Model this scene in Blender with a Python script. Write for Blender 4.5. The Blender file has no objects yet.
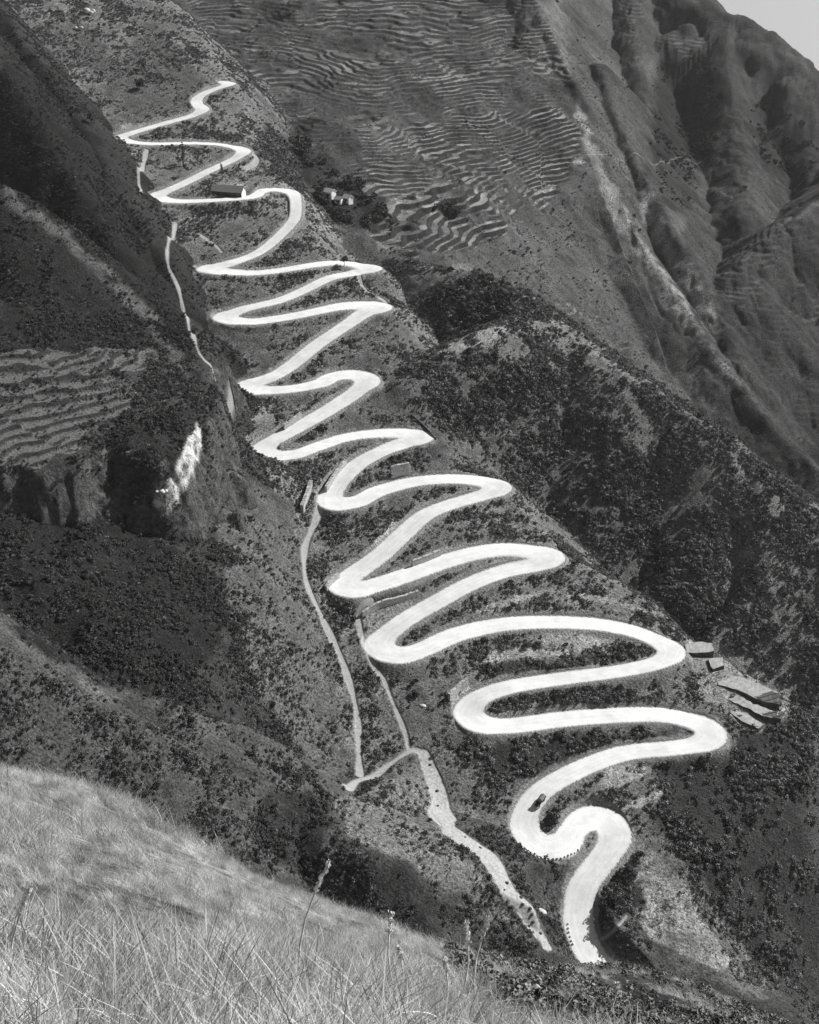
import bpy, bmesh, math, random
import numpy as np
from mathutils import Vector, Matrix
R = math.radians
SC = bpy.context.scene
COL = SC.collection
RES = 1.0            # mesh resolution of the terrain sheet

# ------------------------------------------------------------------ camera frame (used to trace the photograph into the world)
F, PITCH = 1300.0, R(27.0)
CP, SP = math.cos(PITCH), math.sin(PITCH)
def ray(u, v):
    a = (np.asarray(u, float)-409.5)/F; b = (512-np.asarray(v, float))/F
    return a, CP+b*SP, -SP+b*CP
def P(u, v, t):
    a, y, z = ray(u, v); return (a*t, y*t, z*t)
def PL(pts): return np.array([P(*p) for p in pts], dtype=np.float32)

# ------------------------------------------------------------------ noise
def _h(ix, iy, seed):
    n = (ix.astype(np.uint32)*np.uint32(374761393) + iy.astype(np.uint32)*np.uint32(668265263) + np.uint32(seed*1442695041 & 0xffffffff))
    n = (n ^ (n >> np.uint32(13)))*np.uint32(1274126177)
    n = n ^ (n >> np.uint32(16))
    return (n & np.uint32(0xffff)).astype(np.float32)/np.float32(32767.5)-np.float32(1)
def vnoise(x, y, seed=0):
    xf = np.floor(x); yf = np.floor(y)
    ix = xf.astype(np.int64); iy = yf.astype(np.int64)
    fx = (x-xf).astype(np.float32); fy = (y-yf).astype(np.float32)
    fx = fx*fx*(3-2*fx); fy = fy*fy*(3-2*fy)
    a = _h(ix, iy, seed); b = _h(ix+1, iy, seed); c = _h(ix, iy+1, seed); d = _h(ix+1, iy+1, seed)
    return (a+(b-a)*fx)*(1-fy)+(c+(d-c)*fx)*fy
def fbm(x, y, seed=0, o=4, g=.5):
    s = 0; A = 1
    for k in range(o):
        s = s+A*vnoise(x*2**k+17.3*k, y*2**k-9.1*k, seed+k); A *= g
    return s
def sstep(a, b, x):
    t = np.clip((x-a)/(b-a), 0, 1); return t*t*(3-2*t)
def softp(x, r):                                   # smooth max(x,0)
    return .5*(x+np.sqrt(x*x+r*r))

# ------------------------------------------------------------------ terrain primitives
def sdist(X, Y, pl):
    """signed distance to a polyline: positive on its right hand side, and the position along it"""
    best = np.full(X.shape, 1e9, np.float32); bc = np.zeros(X.shape, np.float32); al = np.zeros(X.shape, np.float32)
    L = 0
    n = len(pl)-1
    for i in range(n):
        ax, ay = pl[i][:2]; bx, by = pl[i+1][:2]
        ex, ey = bx-ax, by-ay; ll = math.hypot(ex, ey)
        t = ((X-ax)*ex+(Y-ay)*ey)/(ll*ll)
        t = np.clip(t, -1e9 if i == 0 else 0, 1e9 if i == n-1 else 1)
        dx = X-ax-t*ex; dy = Y-ay-t*ey
        d = np.hypot(dx, dy); c = ex*(Y-ay)-ey*(X-ax)
        c = c/ll
        m = (d < best-1e-3) | ((d < best+1e-3) & (np.abs(c) > np.abs(bc)))
        best = np.where(m, np.minimum(d, best), best); bc = np.where(m, c, bc); al = np.where(m, L+t*ll, al)
        L += ll
    return np.where(bc < 0, best, -best), al
def ridge(X, Y, pl, sl, sr, r=8, rib=0, ribw=30, seed=1, cap=1.0):
    """a spur: crest polyline pl, falling at slope sl on its left and sr on its right, with gullies running down its sides"""
    H = np.full(X.shape, -1e4, np.float32); L = 0
    bd = np.full(X.shape, 1e9, np.float32); al = np.zeros(X.shape, np.float32)
    for i in range(len(pl)-1):
        ax, ay, az = pl[i]; bx, by, bz = pl[i+1]
        ex, ey = bx-ax, by-ay; ll = math.hypot(ex, ey)
        t = np.clip(((X-ax)*ex+(Y-ay)*ey)/(ll*ll), 0, 1)
        dx = X-ax-t*ex; dy = Y-ay-t*ey
        d = np.hypot(dx, dy); c = ex*(Y-ay)-ey*(X-ax)
        s = sr+(sl-sr)*(.5+.5*np.clip(c/ll/12, -1, 1))
        h = az+(bz-az)*t-s*(np.sqrt(d*d+r*r)-r)
        H = np.maximum(H, h)
        m = d < bd; bd = np.where(m, d, bd); al = np.where(m, L+t*ll, al)
        L += ll
    if rib:
        w = fbm(X/60, Y/60, seed+9, 2)*14
        n = 1-np.abs(fbm((al+w)/ribw, bd/160, seed, 2))
        H = H-rib*np.clip(bd/45, 0, 1)*(n*n)
    return H
class TPS:
    def __init__(s, p, lam=1e-3):
        p = np.array(p, float); s.c = p[:, :2]/100; n = len(p)
        d = np.linalg.norm(s.c[:, None]-s.c[None], axis=2)
        K = np.where(d > 0, d*d*np.log(d+1e-12), 0)+np.eye(n)*lam
        Q = np.c_[np.ones(n), s.c]
        A = np.block([[K, Q], [Q.T, np.zeros((3, 3))]])
        s.w = np.linalg.solve(A, np.r_[p[:, 2], 0, 0, 0]).astype(np.float32)
        s.n = n
    def __call__(s, X, Y):
        X = X/100; Y = Y/100
        z = s.w[s.n]+s.w[s.n+1]*X+s.w[s.n+2]*Y
        for i in range(s.n):
            d2 = (X-np.float32(s.c[i, 0]))**2+(Y-np.float32(s.c[i, 1]))**2+1e-9
            z = z+s.w[i]*.5*d2*np.log(d2)
        return z

# ------------------------------------------------------------------ the land
def E0(x, y):                                      # the broad slope that carries the road
    return -312+.261*(y-307)-(x-54.5)*(.08+.0002*(y-307))
def hitE(u, v):
    a, y, z = ray(u, v)
    t = np.linspace(150, 3000, 12000)
    g = t*z-E0(t*a, t*y)
    i = int(np.argmax(g < 0)); k = g[i-1]/(g[i-1]-g[i]); t = t[i-1]+(t[i]-t[i-1])*k
    return (a*t, y*t, z*t)
def HE(pts): return np.array([hitE(*p) for p in pts], dtype=np.float32)

EDGE = HE([(100,-60),(180,5),(215,50),(238,88),(262,150),(300,215),(345,262),(392,300),(412,360),(432,418),(470,460),(520,495),(560,545),(640,600),(700,640),(740,668),(790,702),(812,745),(800,810),(745,860),(705,905),(730,960),(790,1010)])
GULLY = HE([(-80,-60),(0,20),(60,80),(112,132),(140,165),(168,240),(182,305),(220,382),(262,425),(305,480),(303,560),(335,650),(356,770),(400,765),(430,785),(470,845),(510,890),(548,948)])
F_T = TPS([P(*p) for p in [(400,255,770),(500,205,850),(560,110,980),(300,120,880),(300,35,1040),(500,25,1080),(600,5,1130),(330,200,800),(440,130,930),(560,250,860),(690,380,835),(765,450,795),(610,310,830),(180,0,1120)]]
          + [(-300,1700,170),(100,1750,150),(400,1700,140),(-100,2400,330),(400,2400,300)], .02)
H_R = PL([(400,258,760),(430,266,745),(475,274,730),(520,295,712),(560,330,690),(620,370,665),(700,420,645),(760,468,630),(830,520,612),(905,560,600)])
H_S = PL([(380,305,722),(415,305,735),(445,280,742),(470,274,730)])
H_B = PL([(560,325,690),(520,318,680),(480,332,664),(440,352,648),(402,382,625)])
G_R = PL([(510,-60,1150),(545,20,1080),(562,60,1040),(578,90,1005),(602,165,960),(640,240,910),(680,300,870),(730,370,820),(770,425,785),(830,480,745),(900,540,710)])
G_B = PL([(600,60,1080),(612,110,1020),(650,185,960),(695,262,905),(728,330,860),(742,365,835)])
I_R = PL([(560,-130,1500),(640,-60,1380),(690,-14,1300),(718,8,1270),(748,17,1255),(766,36,1240),(778,52,1232),(788,82,1220),(803,98,1210),(822,112,1200),(860,150,1180),(920,200,1160)])
I_B = PL([(728,14,1265),(726,60,1200),(738,130,1110),(742,200,1030),(765,290,950),(800,380,890)])
I_C = PL([(800,95,1212),(806,150,1130),(822,215,1050),(850,300,980)])
I_D = PL([(640,-50,1370),(632,30,1240),(645,110,1120),(655,180,1030),(690,260,960)])
J_R = PL([(1000,60,1050),(900,150,1000),(819,202,960),(772,236,930),(735,268,900),(715,300,880)])
D_1 = PL([(-90,130,560),(0,186,575),(45,216,585),(100,262,595),(150,306,600),(185,360,590),(212,408,578)])
D_2 = PL([(-60,-60,830),(0,14,785),(30,50,760),(60,90,735),(85,130,705),(105,170,688),(135,214,670),(165,262,655),(190,325,632)])
D_3 = PL([(-60,-10,720),(0,62,700),(25,100,680),(48,140,665),(80,192,650),(120,250,635)])
B_R = PL([(-110,560,370),(-50,595,375),(0,625,380),(50,661,385),(95,690,390),(160,702,396),(230,726,406),(280,752,416)])
K_R = PL([(262,790,408),(320,832,388),(370,850,387),(420,874,396),(470,900,406),(510,924,416),(530,940,424)])
SH = TPS([P(*p) for p in [(0,470,455),(100,452,475),(0,372,503),(110,368,513),(150,420,497),(190,420,508),(170,370,535),(-120,470,440),(-120,372,492)]], .02)
TAL = TPS([P(*p) for p in [(0,560,440),(100,535,462),(190,545,487),(60,640,415),(120,680,410),(230,640,452),(250,700,440),(240,560,485),(-100,560,430),(-100,650,405),(320,740,450)]], .05)
CLIFF = PL([(-140,476,445),(0,470,455),(60,462,462),(105,440,480),(135,452,482),(170,462,488),(196,440,500),(204,415,512),(210,390,530),(214,340,565)])
A_C = PL([(-250,748,36),(-100,745,38),(0,752,40),(60,757,41),(120,775,42),(180,820,43),(240,850,44),(330,890,46),(400,925,49),(470,944,54),(560,954,68),(640,962,84),(680,964,88),(740,986,86),(800,1022,84),(900,1080,80)])
A_T = TPS([P(*p) for p in [(0,752,40),(120,775,42),(240,850,44),(400,925,49),(560,954,68),(680,965,88),(800,1022,84),(0,900,16),(200,930,17),(400,985,20),(560,1010,30),(0,1024,6),(400,1040,8),(700,1050,40)]]
          + [(-3,0,-1.6),(3,0,-1.9),(-6,-8,3),(6,-8,1.0),(0,-2,-.8),(-20,10,-4),(-60,0,14)], .01)

LAYERS = ['valley_floor', 'road_slope', 'foreground_hill', 'left_bluff', 'left_ridge', 'near_spur', 'terraced_slope', 'right_spur', 'right_ridge', 'far_mountain']
def land(X, Y):
    """height, layer index and the fields used later"""
    X = X.astype(np.float32); Y = Y.astype(np.float32)
    dE = -sdist(X, Y, EDGE)[0]; dG = -sdist(X, Y, GULLY)[0]
    n40 = fbm(X/45, Y/45, 3, 4); n12 = fbm(X/13, Y/13, 8, 4)
    dEw = dE+n40*5+n12*2; dGw = dG+n40*3+n12*1.5
    out = []
    out.append(-352+0*X+n40*2)
    leftrise = 34*(1-np.exp(-softp(-dGw, 6)*.55/34))
    ebase = E0(X, Y)
    out.append(ebase+leftrise-softp(dEw, 5)*.95+n12*.5)
    fall = sdist(X, Y, A_C)[0]                      # crest of the foreground hill runs left to right: left hand side is beyond it
    hA = A_T(np.clip(X, -80, 130), np.clip(Y, -20, 120))
    hA = hA-softp(-fall, 1.5)*.85+fbm(X/5, Y/5, 21, 3)*.22-.5*np.clip(np.hypot(X, Y)/25, 0, 1)-np.maximum(0, np.hypot(X, Y)-120)*.6
    out.append(hA)
    dC, aC = sdist(X, Y, CLIFF)
    cn = fbm(X/16, Y/16, 31, 3)*5+fbm(X/5, Y/5, 35, 2)*1.2
    sh = SH(np.clip(X, -260, 0), np.clip(Y, 380, 640))-softp(dC+cn, 2)*2.6-np.maximum(0, Y-545)*.9
    tal = TAL(np.clip(X, -260, 60), np.clip(Y, 200, 560))
    tal = tal-softp(dGw+22, 10)*.8-np.maximum(0, Y-520)*1.5+n40*2.5-3*np.abs(fbm(X/22, Y/70, 44, 2))
    out.append(np.maximum(sh, tal)+n12*.6)
    r = np.maximum(ridge(X, Y, D_1, 1.0, .9, 6, 5, 35, 51), ridge(X, Y, D_2, 1.1, .8, 8, 6, 45, 55))
    out.append(np.maximum(r, ridge(X, Y, D_3, .95, .95, 6, 5, 40, 58))+n12*.7)
    out.append(np.maximum(ridge(X, Y, B_R, 1.25, .7, 5, 6, 40, 61), ridge(X, Y, K_R, .55, 1.1, 5, 3, 30, 65))+n12*.6)
    fz = F_T(np.clip(X, -500, 600), np.clip(Y, 500, 2400))+n40*5-np.maximum(0, 600-Y)*.8
    out.append(fz-softp(-(dEw+3), 5)*.9-softp(-sdist(X, Y, G_R)[0]-20, 30)*.9+n12*.6)
    h = np.maximum(ridge(X, Y, H_R, .8, .62, 12, 9, 42, 71), ridge(X, Y, H_B, .8, .75, 9, 4, 30, 75))
    h = np.maximum(h, ridge(X, Y, H_S, 1.0, .34, 8, 3, 30, 77)-softp(np.hypot(X-H_S[2][0], Y-H_S[2][1])-60, 10)*.9)
    out.append(h+n12*.9)
    g = np.maximum(ridge(X, Y, G_R, .95, .47, 3, 8, 50, 81), ridge(X, Y, G_B, .9, .75, 6, 8, 45, 84))
    out.append(g+n12*1.1-1.6*(1-np.abs(fbm(X/24, Y/50+n40*.3, 107, 3)))**2)
    i = ridge(X, Y, I_R, .8, .5, 14, 18, 60, 91)
    for k, q in enumerate((I_B, I_C, I_D)): i = np.maximum(i, ridge(X, Y, q, .95, .75, 12, 8, 50, 93+k))
    i = np.maximum(i, ridge(X, Y, J_R, .7, .62, 9, 10, 45, 98))
    out.append(i+n12*1.3-2.2*(1-np.abs(fbm(X/26+n40*.3, Y/60, 105, 3)))**2)
    S = np.stack(out); lay = S.argmax(0); Z = S.max(0)
    Z2 = np.sort(S, axis=0)[-2]
    Z = Z+np.maximum(0, 2.2-(Z-Z2))**2*.12            # soften the creases a little
    return Z, lay, dE, dG, dC
# ------------------------------------------------------------------ the terrain sheet: a polar grid, finest where the land is near
def seg(a, b, k): return np.exp(np.arange(math.log(a), math.log(b), k/RES))
th = np.concatenate([np.arange(-62, -21, .4), np.arange(-21, 21, .046/RES), np.arange(21, 62.1, .4)]).astype(np.float32)*np.float32(math.pi/180)
rr = np.concatenate([seg(.5, 100, .009), seg(100, 290, .0045), seg(290, 1200, .00155), seg(1200, 1850, .004)]).astype(np.float32)
NR, NT = len(rr), len(th)
TH, RR = np.meshgrid(th, rr)
X = RR*np.sin(TH); Y = RR*np.cos(TH)
Z = np.empty_like(X); LAY = np.empty(X.shape, np.int8); dE = np.empty_like(X); dG = np.empty_like(X); dC = np.empty_like(X)
for k in range(0, NR, 200):
    sl_ = slice(k, k+200)
    Z[sl_], LAY[sl_], dE[sl_], dG[sl_], dC[sl_] = land(X[sl_], Y[sl_])

# ------------------------------------------------------------------ the road: traced centre line, brought to an even climb
ROADPX = [(650,1015),(622,985),(600,965),(590,953),(584,940),(579,924),(579,904),(584,885),(595.7,869),(607.4,853.7),(615,838),(609,822),(595.7,815.5),(582,820.5),(573,832),(564.5,846),(549,851.5),(533,842),(525,826),(528,809),(539,793),(558,780),(591,764),(628,752.4),(672,750),(702,746),(711,737),(704,726),(688,719.5),(661,714.5),(618,715),(564,719),(510.5,726),(482,725),(469,713),(478,698),(510.5,686.5),(564,679.5),(618,674.5),(655,667),(671.5,655.5),(661,643),(634,631),(596,624),(548,622),(500,624.5),(456.7,635),(424.5,652),(402,659.5),(384,653),(381.5,640),(405,620),(435,603),(469,584.5),(503.5,571.5),(537,565.5),(550,557.5),(533,551),(508,548.5),(478,552),(443.7,562.5),(413.8,575.5),(384,588),(358,595),(344,588),(354,574),(379.6,556),(405,532.5),(426.6,514),(456.5,502.5),(486,495),(499,488),(482,480.5),(452,478.5),(414,481.5),(379.6,492),(358,506),(336,507.5),(331,496),(343,477.5),(362.5,461),(385,450),(404,444),(422,438),(405,432),(375,433),(344,438),(316.8,449.5),(296,459),(274,459),(264,451),(270.6,442),(293,430),(323.6,413),(351,396),(367,383),(362,375.5),(347.5,373),(332,377.5),(320,386),(296,392),(269,393),(248,389),(252,382.5),(275.7,375.5),(296,362),(316.8,345),(347.5,324.5),(364.6,313.5),(381,308),(368,304),(344,305),(316.8,312.5),(289,319),(255,323.5),(231,321),(225,315.5),(246,308),(279,300.8),(308,288.5),(329,278),(354,273.5),(373,269.5),(358,264.5),(337.4,262),(312.5,265),(279,271),(246,273.5),(217,271.7),(207,267.5),(233.6,262),(258.5,253),(279,236.5),(293.8,220),(296,204),(293,193),(283.4,189),(266,189.5),(259.5,195),(254,202),(237.7,204.3),(204.5,203.8),(169,201.5),(157,197),(160,193),(175.5,187.4),(192,179.6),(213,169),(233.6,159.6),(244,152),(237.7,147.5),(217,144),(188,143),(155,144),(126,142),(119.5,136.5),(142,130),(171,121.5),(194,115.5),(203,110),(197.5,104),(198.5,97),(209,91),(222,87),(230,84),(224,80)]
def spline(p, step):
    p = np.asarray(p, float); out = []
    q = np.vstack([2*p[0]-p[1], p, 2*p[-1]-p[-2]])
    for i in range(1, len(q)-2):
        a, b, c, d = q[i-1:i+3]; n = max(2, int(np.linalg.norm(c[:2]-b[:2])/step))
        t = (np.arange(n)/n)[:, None]
        out.append(.5*(2*b+(c-a)*t+(2*a-5*b+4*c-d)*t*t+(3*b-a-3*c+d)*t**3))
    return np.vstack(out+[p[-1:]])
def smooth(a, n):
    k = np.ones(2*n+1)/(2*n+1); return np.convolve(np.pad(a, n, mode='edge'), k, 'valid')
ROAD = spline([hitE(*p) for p in ROADPX], 1.0)
ROAD[:, 2] = smooth(np.maximum.accumulate(smooth(ROAD[:, 2], 8)), 8)
s_ = np.linspace(0, 1, len(ROAD))
WID = np.interp(np.arange(len(ROAD))/len(ROAD), [0, .05, .12, .3, .5, .7, .85, 1], [8.8, 9.0, 9.4, 9.8, 9.6, 8.5, 7.3, 6.6])
_k = 5; _t = ROAD[_k:, :2]-ROAD[:-_k, :2]; _a = np.unwrap(np.arctan2(_t[:, 1], _t[:, 0]))
KAP = smooth(np.pad(np.abs(np.gradient(_a)), (2, _k-2), mode='edge')[:len(ROAD)], 4)
WID = WID*(1+.3*np.clip(KAP*7-.25, 0, 1))
WID = WID*(1+.06*np.sin(np.arange(len(ROAD))*.031)+.05*np.sin(np.arange(len(ROAD))*.011+1))
def stamp(line, half, reach, D=None, ZR=None):
    """nearest distance from the grid to a line (minus its half width), found in small windows of the grid"""
    if D is None: D = np.full(X.shape, 99., np.float32); ZR = np.zeros(X.shape, np.float32)
    a = np.arctan2(line[:, 0], line[:, 1]); r = np.hypot(line[:, 0], line[:, 1])
    for k in range(len(line)):
        e = reach/r[k]
        j0, j1 = np.searchsorted(th, [a[k]-e, a[k]+e]); i0, i1 = np.searchsorted(rr, [r[k]-reach, r[k]+reach])
        w = (slice(i0, i1), slice(j0, j1))
        dx = X[w]-line[k, 0]; dy = Y[w]-line[k, 1]; d = np.hypot(dx, dy)-half[k]
        m = d < D[w]
        g = line[min(k+3, len(line)-1)]-line[max(k-3, 0)]; gl = max(1e-6, g[0]**2+g[1]**2)
        D[w] = np.where(m, d, D[w]); ZR[w] = np.where(m, line[k, 2]+np.clip((dx*g[0]+dy*g[1])/gl*g[2], -.4, .4), ZR[w])
    return D, ZR
RD, RZ = stamp(ROAD, WID/2, 22)
_W = np.full(X.shape, 1e-30, np.float64); _WZ = np.zeros(X.shape, np.float64)      # where two legs meet in a hairpin the roadbed is one even surface
_ra = np.arctan2(ROAD[:, 0], ROAD[:, 1]); _rr = np.hypot(ROAD[:, 0], ROAD[:, 1])
for k in range(len(ROAD)):
    e = 22/_rr[k]
    j0, j1 = np.searchsorted(th, [_ra[k]-e, _ra[k]+e]); i0, i1 = np.searchsorted(rr, [_rr[k]-22, _rr[k]+22])
    w = (slice(i0, i1), slice(j0, j1))
    g = np.exp(-((X[w]-ROAD[k, 0])**2+(Y[w]-ROAD[k, 1])**2)/24.)
    _W[w] += g; _WZ[w] += g*ROAD[k, 2]
RZ = np.where(_W > 1e-20, _WZ/_W, RZ).astype(np.float32)
nearroad = RD < 15
e = np.maximum(RD, 0)
Zc = np.clip(Z, RZ-e*.95, RZ+.05+e*1.05)
Z0 = Z.copy()
Z = np.where(nearroad, Zc+(Z-Zc)*sstep(9, 15, RD), Z)

def colhit(u, v):
    """where the sight line through a traced point meets the finished land"""
    a, y, z = ray(u, v); j = int(np.clip(np.searchsorted(th, math.atan2(a, y)), 1, NT-1))
    if th[j]-math.atan2(a, y) > math.atan2(a, y)-th[j-1]: j -= 1
    S = Z[:, j]/rr; k = z/math.hypot(a, y)
    i = int(np.argmax((S >= k) & (rr > 2.5))); 
    if i == 0: i = NR-1
    r = rr[i]; h = math.hypot(a, y)
    return np.array([a/h*r, y/h*r, Z[i, j]])
def ground(x, y):
    x = np.asarray(x, np.float32); y = np.asarray(y, np.float32)
    a = np.arctan2(x, y); r = np.hypot(x, y)
    j = np.clip(np.searchsorted(th, a)-1, 0, NT-2); i = np.clip(np.searchsorted(rr, r)-1, 0, NR-2)
    fj = np.clip((a-th[j])/(th[j+1]-th[j]), 0, 1); fi = np.clip((r-rr[i])/(rr[i+1]-rr[i]), 0, 1)
    return (Z[i, j]*(1-fi)+Z[i+1, j]*fi)*(1-fj)+(Z[i, j+1]*(1-fi)+Z[i+1, j+1]*fi)*fj

# what the camera's side of the land can see, with slack, to spend detail there only
S = Z/RR; run = np.maximum.accumulate(np.where(RR > 3, S, -9), axis=0)
VIS = (S > run-.03)
VISX = (S > run-.0008)
D_ = CP*Y-SP*Z
U = 409.5+F*X/D_; V = 512-F*(SP*Y+CP*Z)/D_
INF = (U > -90) & (U < 910) & (V > -70) & (V < 1200)
JU = fbm(X/9, Y/9, 141, 3)*2.6; JV = fbm(X/9, Y/9, 151, 3)*2.2
def patch(poly, jit=1.0):
    """a patch of ground cover whose outline was traced on the land"""
    p = np.asarray(poly, float); m = np.zeros(X.shape, bool)
    box = VISX & (U > p[:, 0].min()-6) & (U < p[:, 0].max()+6) & (V > p[:, 1].min()-6) & (V < p[:, 1].max()+6)
    ii = np.nonzero(box); u = U[ii]+JU[ii]*jit; v = V[ii]+JV[ii]*jit
    c = np.zeros(u.shape, bool)
    for k in range(len(p)):
        x1, y1 = p[k]; x2, y2 = p[k-1]
        if y1 == y2: continue
        c ^= ((y1 > v) != (y2 > v)) & (u < (x2-x1)*(v-y1)/(y2-y1)+x1)
    m[ii] = c
    return m

# ------------------------------------------------------------------ farm terraces: the slope cut into steps
_a, _b = np.gradient(Z)
SLO = np.hypot(_a/np.maximum(np.gradient(RR, axis=0), .01), _b/np.maximum(RR*np.gradient(TH, axis=1), .01))
TERR = np.zeros(X.shape, np.float32); HZ = Z.copy()
def blur(m, n=3):
    m = m.astype(np.float32)
    for ax in (0, 1):
        for _ in range(n): m = (np.roll(m, 1, ax)+m*2+np.roll(m, -1, ax))/4
    return m
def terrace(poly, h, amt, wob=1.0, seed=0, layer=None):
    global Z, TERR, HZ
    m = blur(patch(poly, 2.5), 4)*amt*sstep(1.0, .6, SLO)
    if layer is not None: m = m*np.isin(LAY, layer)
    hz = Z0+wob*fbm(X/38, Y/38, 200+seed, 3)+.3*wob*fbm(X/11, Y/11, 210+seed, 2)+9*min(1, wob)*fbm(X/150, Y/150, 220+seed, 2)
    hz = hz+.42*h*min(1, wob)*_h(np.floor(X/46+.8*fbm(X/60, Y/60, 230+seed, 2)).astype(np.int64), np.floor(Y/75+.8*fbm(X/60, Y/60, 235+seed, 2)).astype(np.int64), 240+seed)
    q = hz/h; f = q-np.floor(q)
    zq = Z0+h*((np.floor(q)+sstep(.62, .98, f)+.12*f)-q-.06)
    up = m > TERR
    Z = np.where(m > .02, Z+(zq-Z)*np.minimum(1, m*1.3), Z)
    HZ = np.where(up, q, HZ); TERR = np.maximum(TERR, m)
terrace([(-20,366),(40,362),(110,372),(140,398),(112,432),(60,448),(40,470),(-20,472)], 1.7, 1.0, .8, 1, [3])
terrace([(-20,352),(60,352),(165,354),(150,366),(80,372),(-20,372)], 1.6, .9, .5, 2, [3, 4])
terrace([(398,196),(440,184),(500,190),(560,185),(540,215),(470,250),(400,254),(370,240)], 3.0, 1.0, 1.3, 3)
terrace([(400,128),(470,110),(560,100),(585,150),(560,190),(480,200),(420,165)], 2.2, .8, 1.0, 4)
terrace([(245,95),(330,100),(420,130),(440,180),(400,215),(360,185),(300,140),(250,120)], 2.0, .6, 1.1, 5)
terrace([(180,-20),(560,-20),(575,60),(560,100),(420,120),(260,85),(205,40)], 2.3, .6, 1.2, 6)
terrace([(560,-20),(700,-20),(720,60),(650,70),(590,70)], 3.0, .4, 1.2, 7, [6, 8, 9])
0 and terrace([(700,85),(760,95),(790,150),(770,200),(700,190)], 3.0, .55, .9, 8, [8, 9])
terrace([(700,250),(819,215),(840,440),(770,400),(730,320)], 2.8, .35, 1.0, 9, [9, 8])
terrace([(540,300),(620,320),(640,360),(600,362),(560,330)], 2.8, .6, .9, 10, [6, 8])

# ------------------------------------------------------------------ footpaths and the stream bed
def trace(px, step=.8): return spline([colhit(*p) for p in px], step)
PATHS = [
 ([(147,150),(143,168),(139,180),(142,193)], 1.0),
 ([(176,224),(168.5,244),(168.5,265),(179,290),(186,315),(196,344),(212,368),(232,398)], .8),
 ([(320,505),(316,521),(305,549),(307,584),(320,613),(337,648),(345,668),(353,694),(358,720),(359,750),(360,776)], 1.1),
 ([(346,788),(354,784),(361,780),(375,776),(390,764.5),(412,751),(426,753)], 1.2),
 ([(358,618),(362,639),(366,648),(374,667),(385,681.5),(395,708),(404.5,730),(409,749)], .8),
 ([(358,618),(364,606),(372,600)], .7),
 ([(598,940),(609,936),(619,925),(627,916)], .3),
 ([(575,158),(620,160),(656,165),(700,163),(760,168),(819,172)], .2),
 ([(355,270),(366,290),(384,300),(388,306)], .8),
 ([(243,168),(252,166),(257,160),(255,155)], 1.6),
 ([(200,235),(215,245),(222,252)], .8),
]
PD = None; PZ = None
for px, hw in PATHS:
    q = trace(px); wv = hw*(1+.25*np.sin(np.arange(len(q))*.23)+.15*np.sin(np.arange(len(q))*.071+1))
    PD, PZ = stamp(q, wv, 9, PD, PZ)
STREAM = trace([(424,753),(433,777),(440,800),(444,820),(456,834),(468,842),(487,856),(506,887),(527,911),(547,946)])
sw = np.interp(np.arange(len(STREAM))/len(STREAM), [0, .12, .25, .33, .42, .5, .6, .75, .9, 1], [2, 3, 3.2, 5, 2.6, 4.2, 4.6, 3.4, 2.6, 1.4])
SD, SZ = stamp(STREAM, sw, 12)
Z = np.where(SD < 3, Z-.45*sstep(3, -1, SD), Z)
Z = np.where(PD < 1.5, Z-.12*sstep(1.2, -.3, PD), Z)

# ------------------------------------------------------------------ what grows where, with some sun and shade painted into its tone
n1 = fbm(X/55, Y/55, 301, 4); n2 = fbm(X/14, Y/14, 311, 4); n3 = fbm(X/4, Y/4, 321, 3)
BASE = np.array([.06, .165, .17, .045, .032, .08, .07, .16, .062, .05], np.float32)[LAY]
ALB = BASE*(1+.35*n1+.3*n2+.15*n3)
DEN = np.array([.02, .16, 0, .16, .10, .09, .035, .20, .03, .02], np.float32)[LAY]*np.clip(.85+.45*n1+.7*n2+.3*n3, .1, 2.2)
BIG = np.ones(X.shape, np.float32)
def cover(poly, alb=None, den=None, big=None, soft=2, jit=1.0):
    global ALB, DEN, BIG
    m = blur(patch(poly, jit), soft)
    if alb is not None: ALB = ALB+(alb*(1+.25*n2+.2*n3)-ALB)*m
    if den is not None: DEN = DEN*(1+(den-1)*m)
    if big is not None: BIG = BIG*(1+(big-1)*m)
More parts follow.
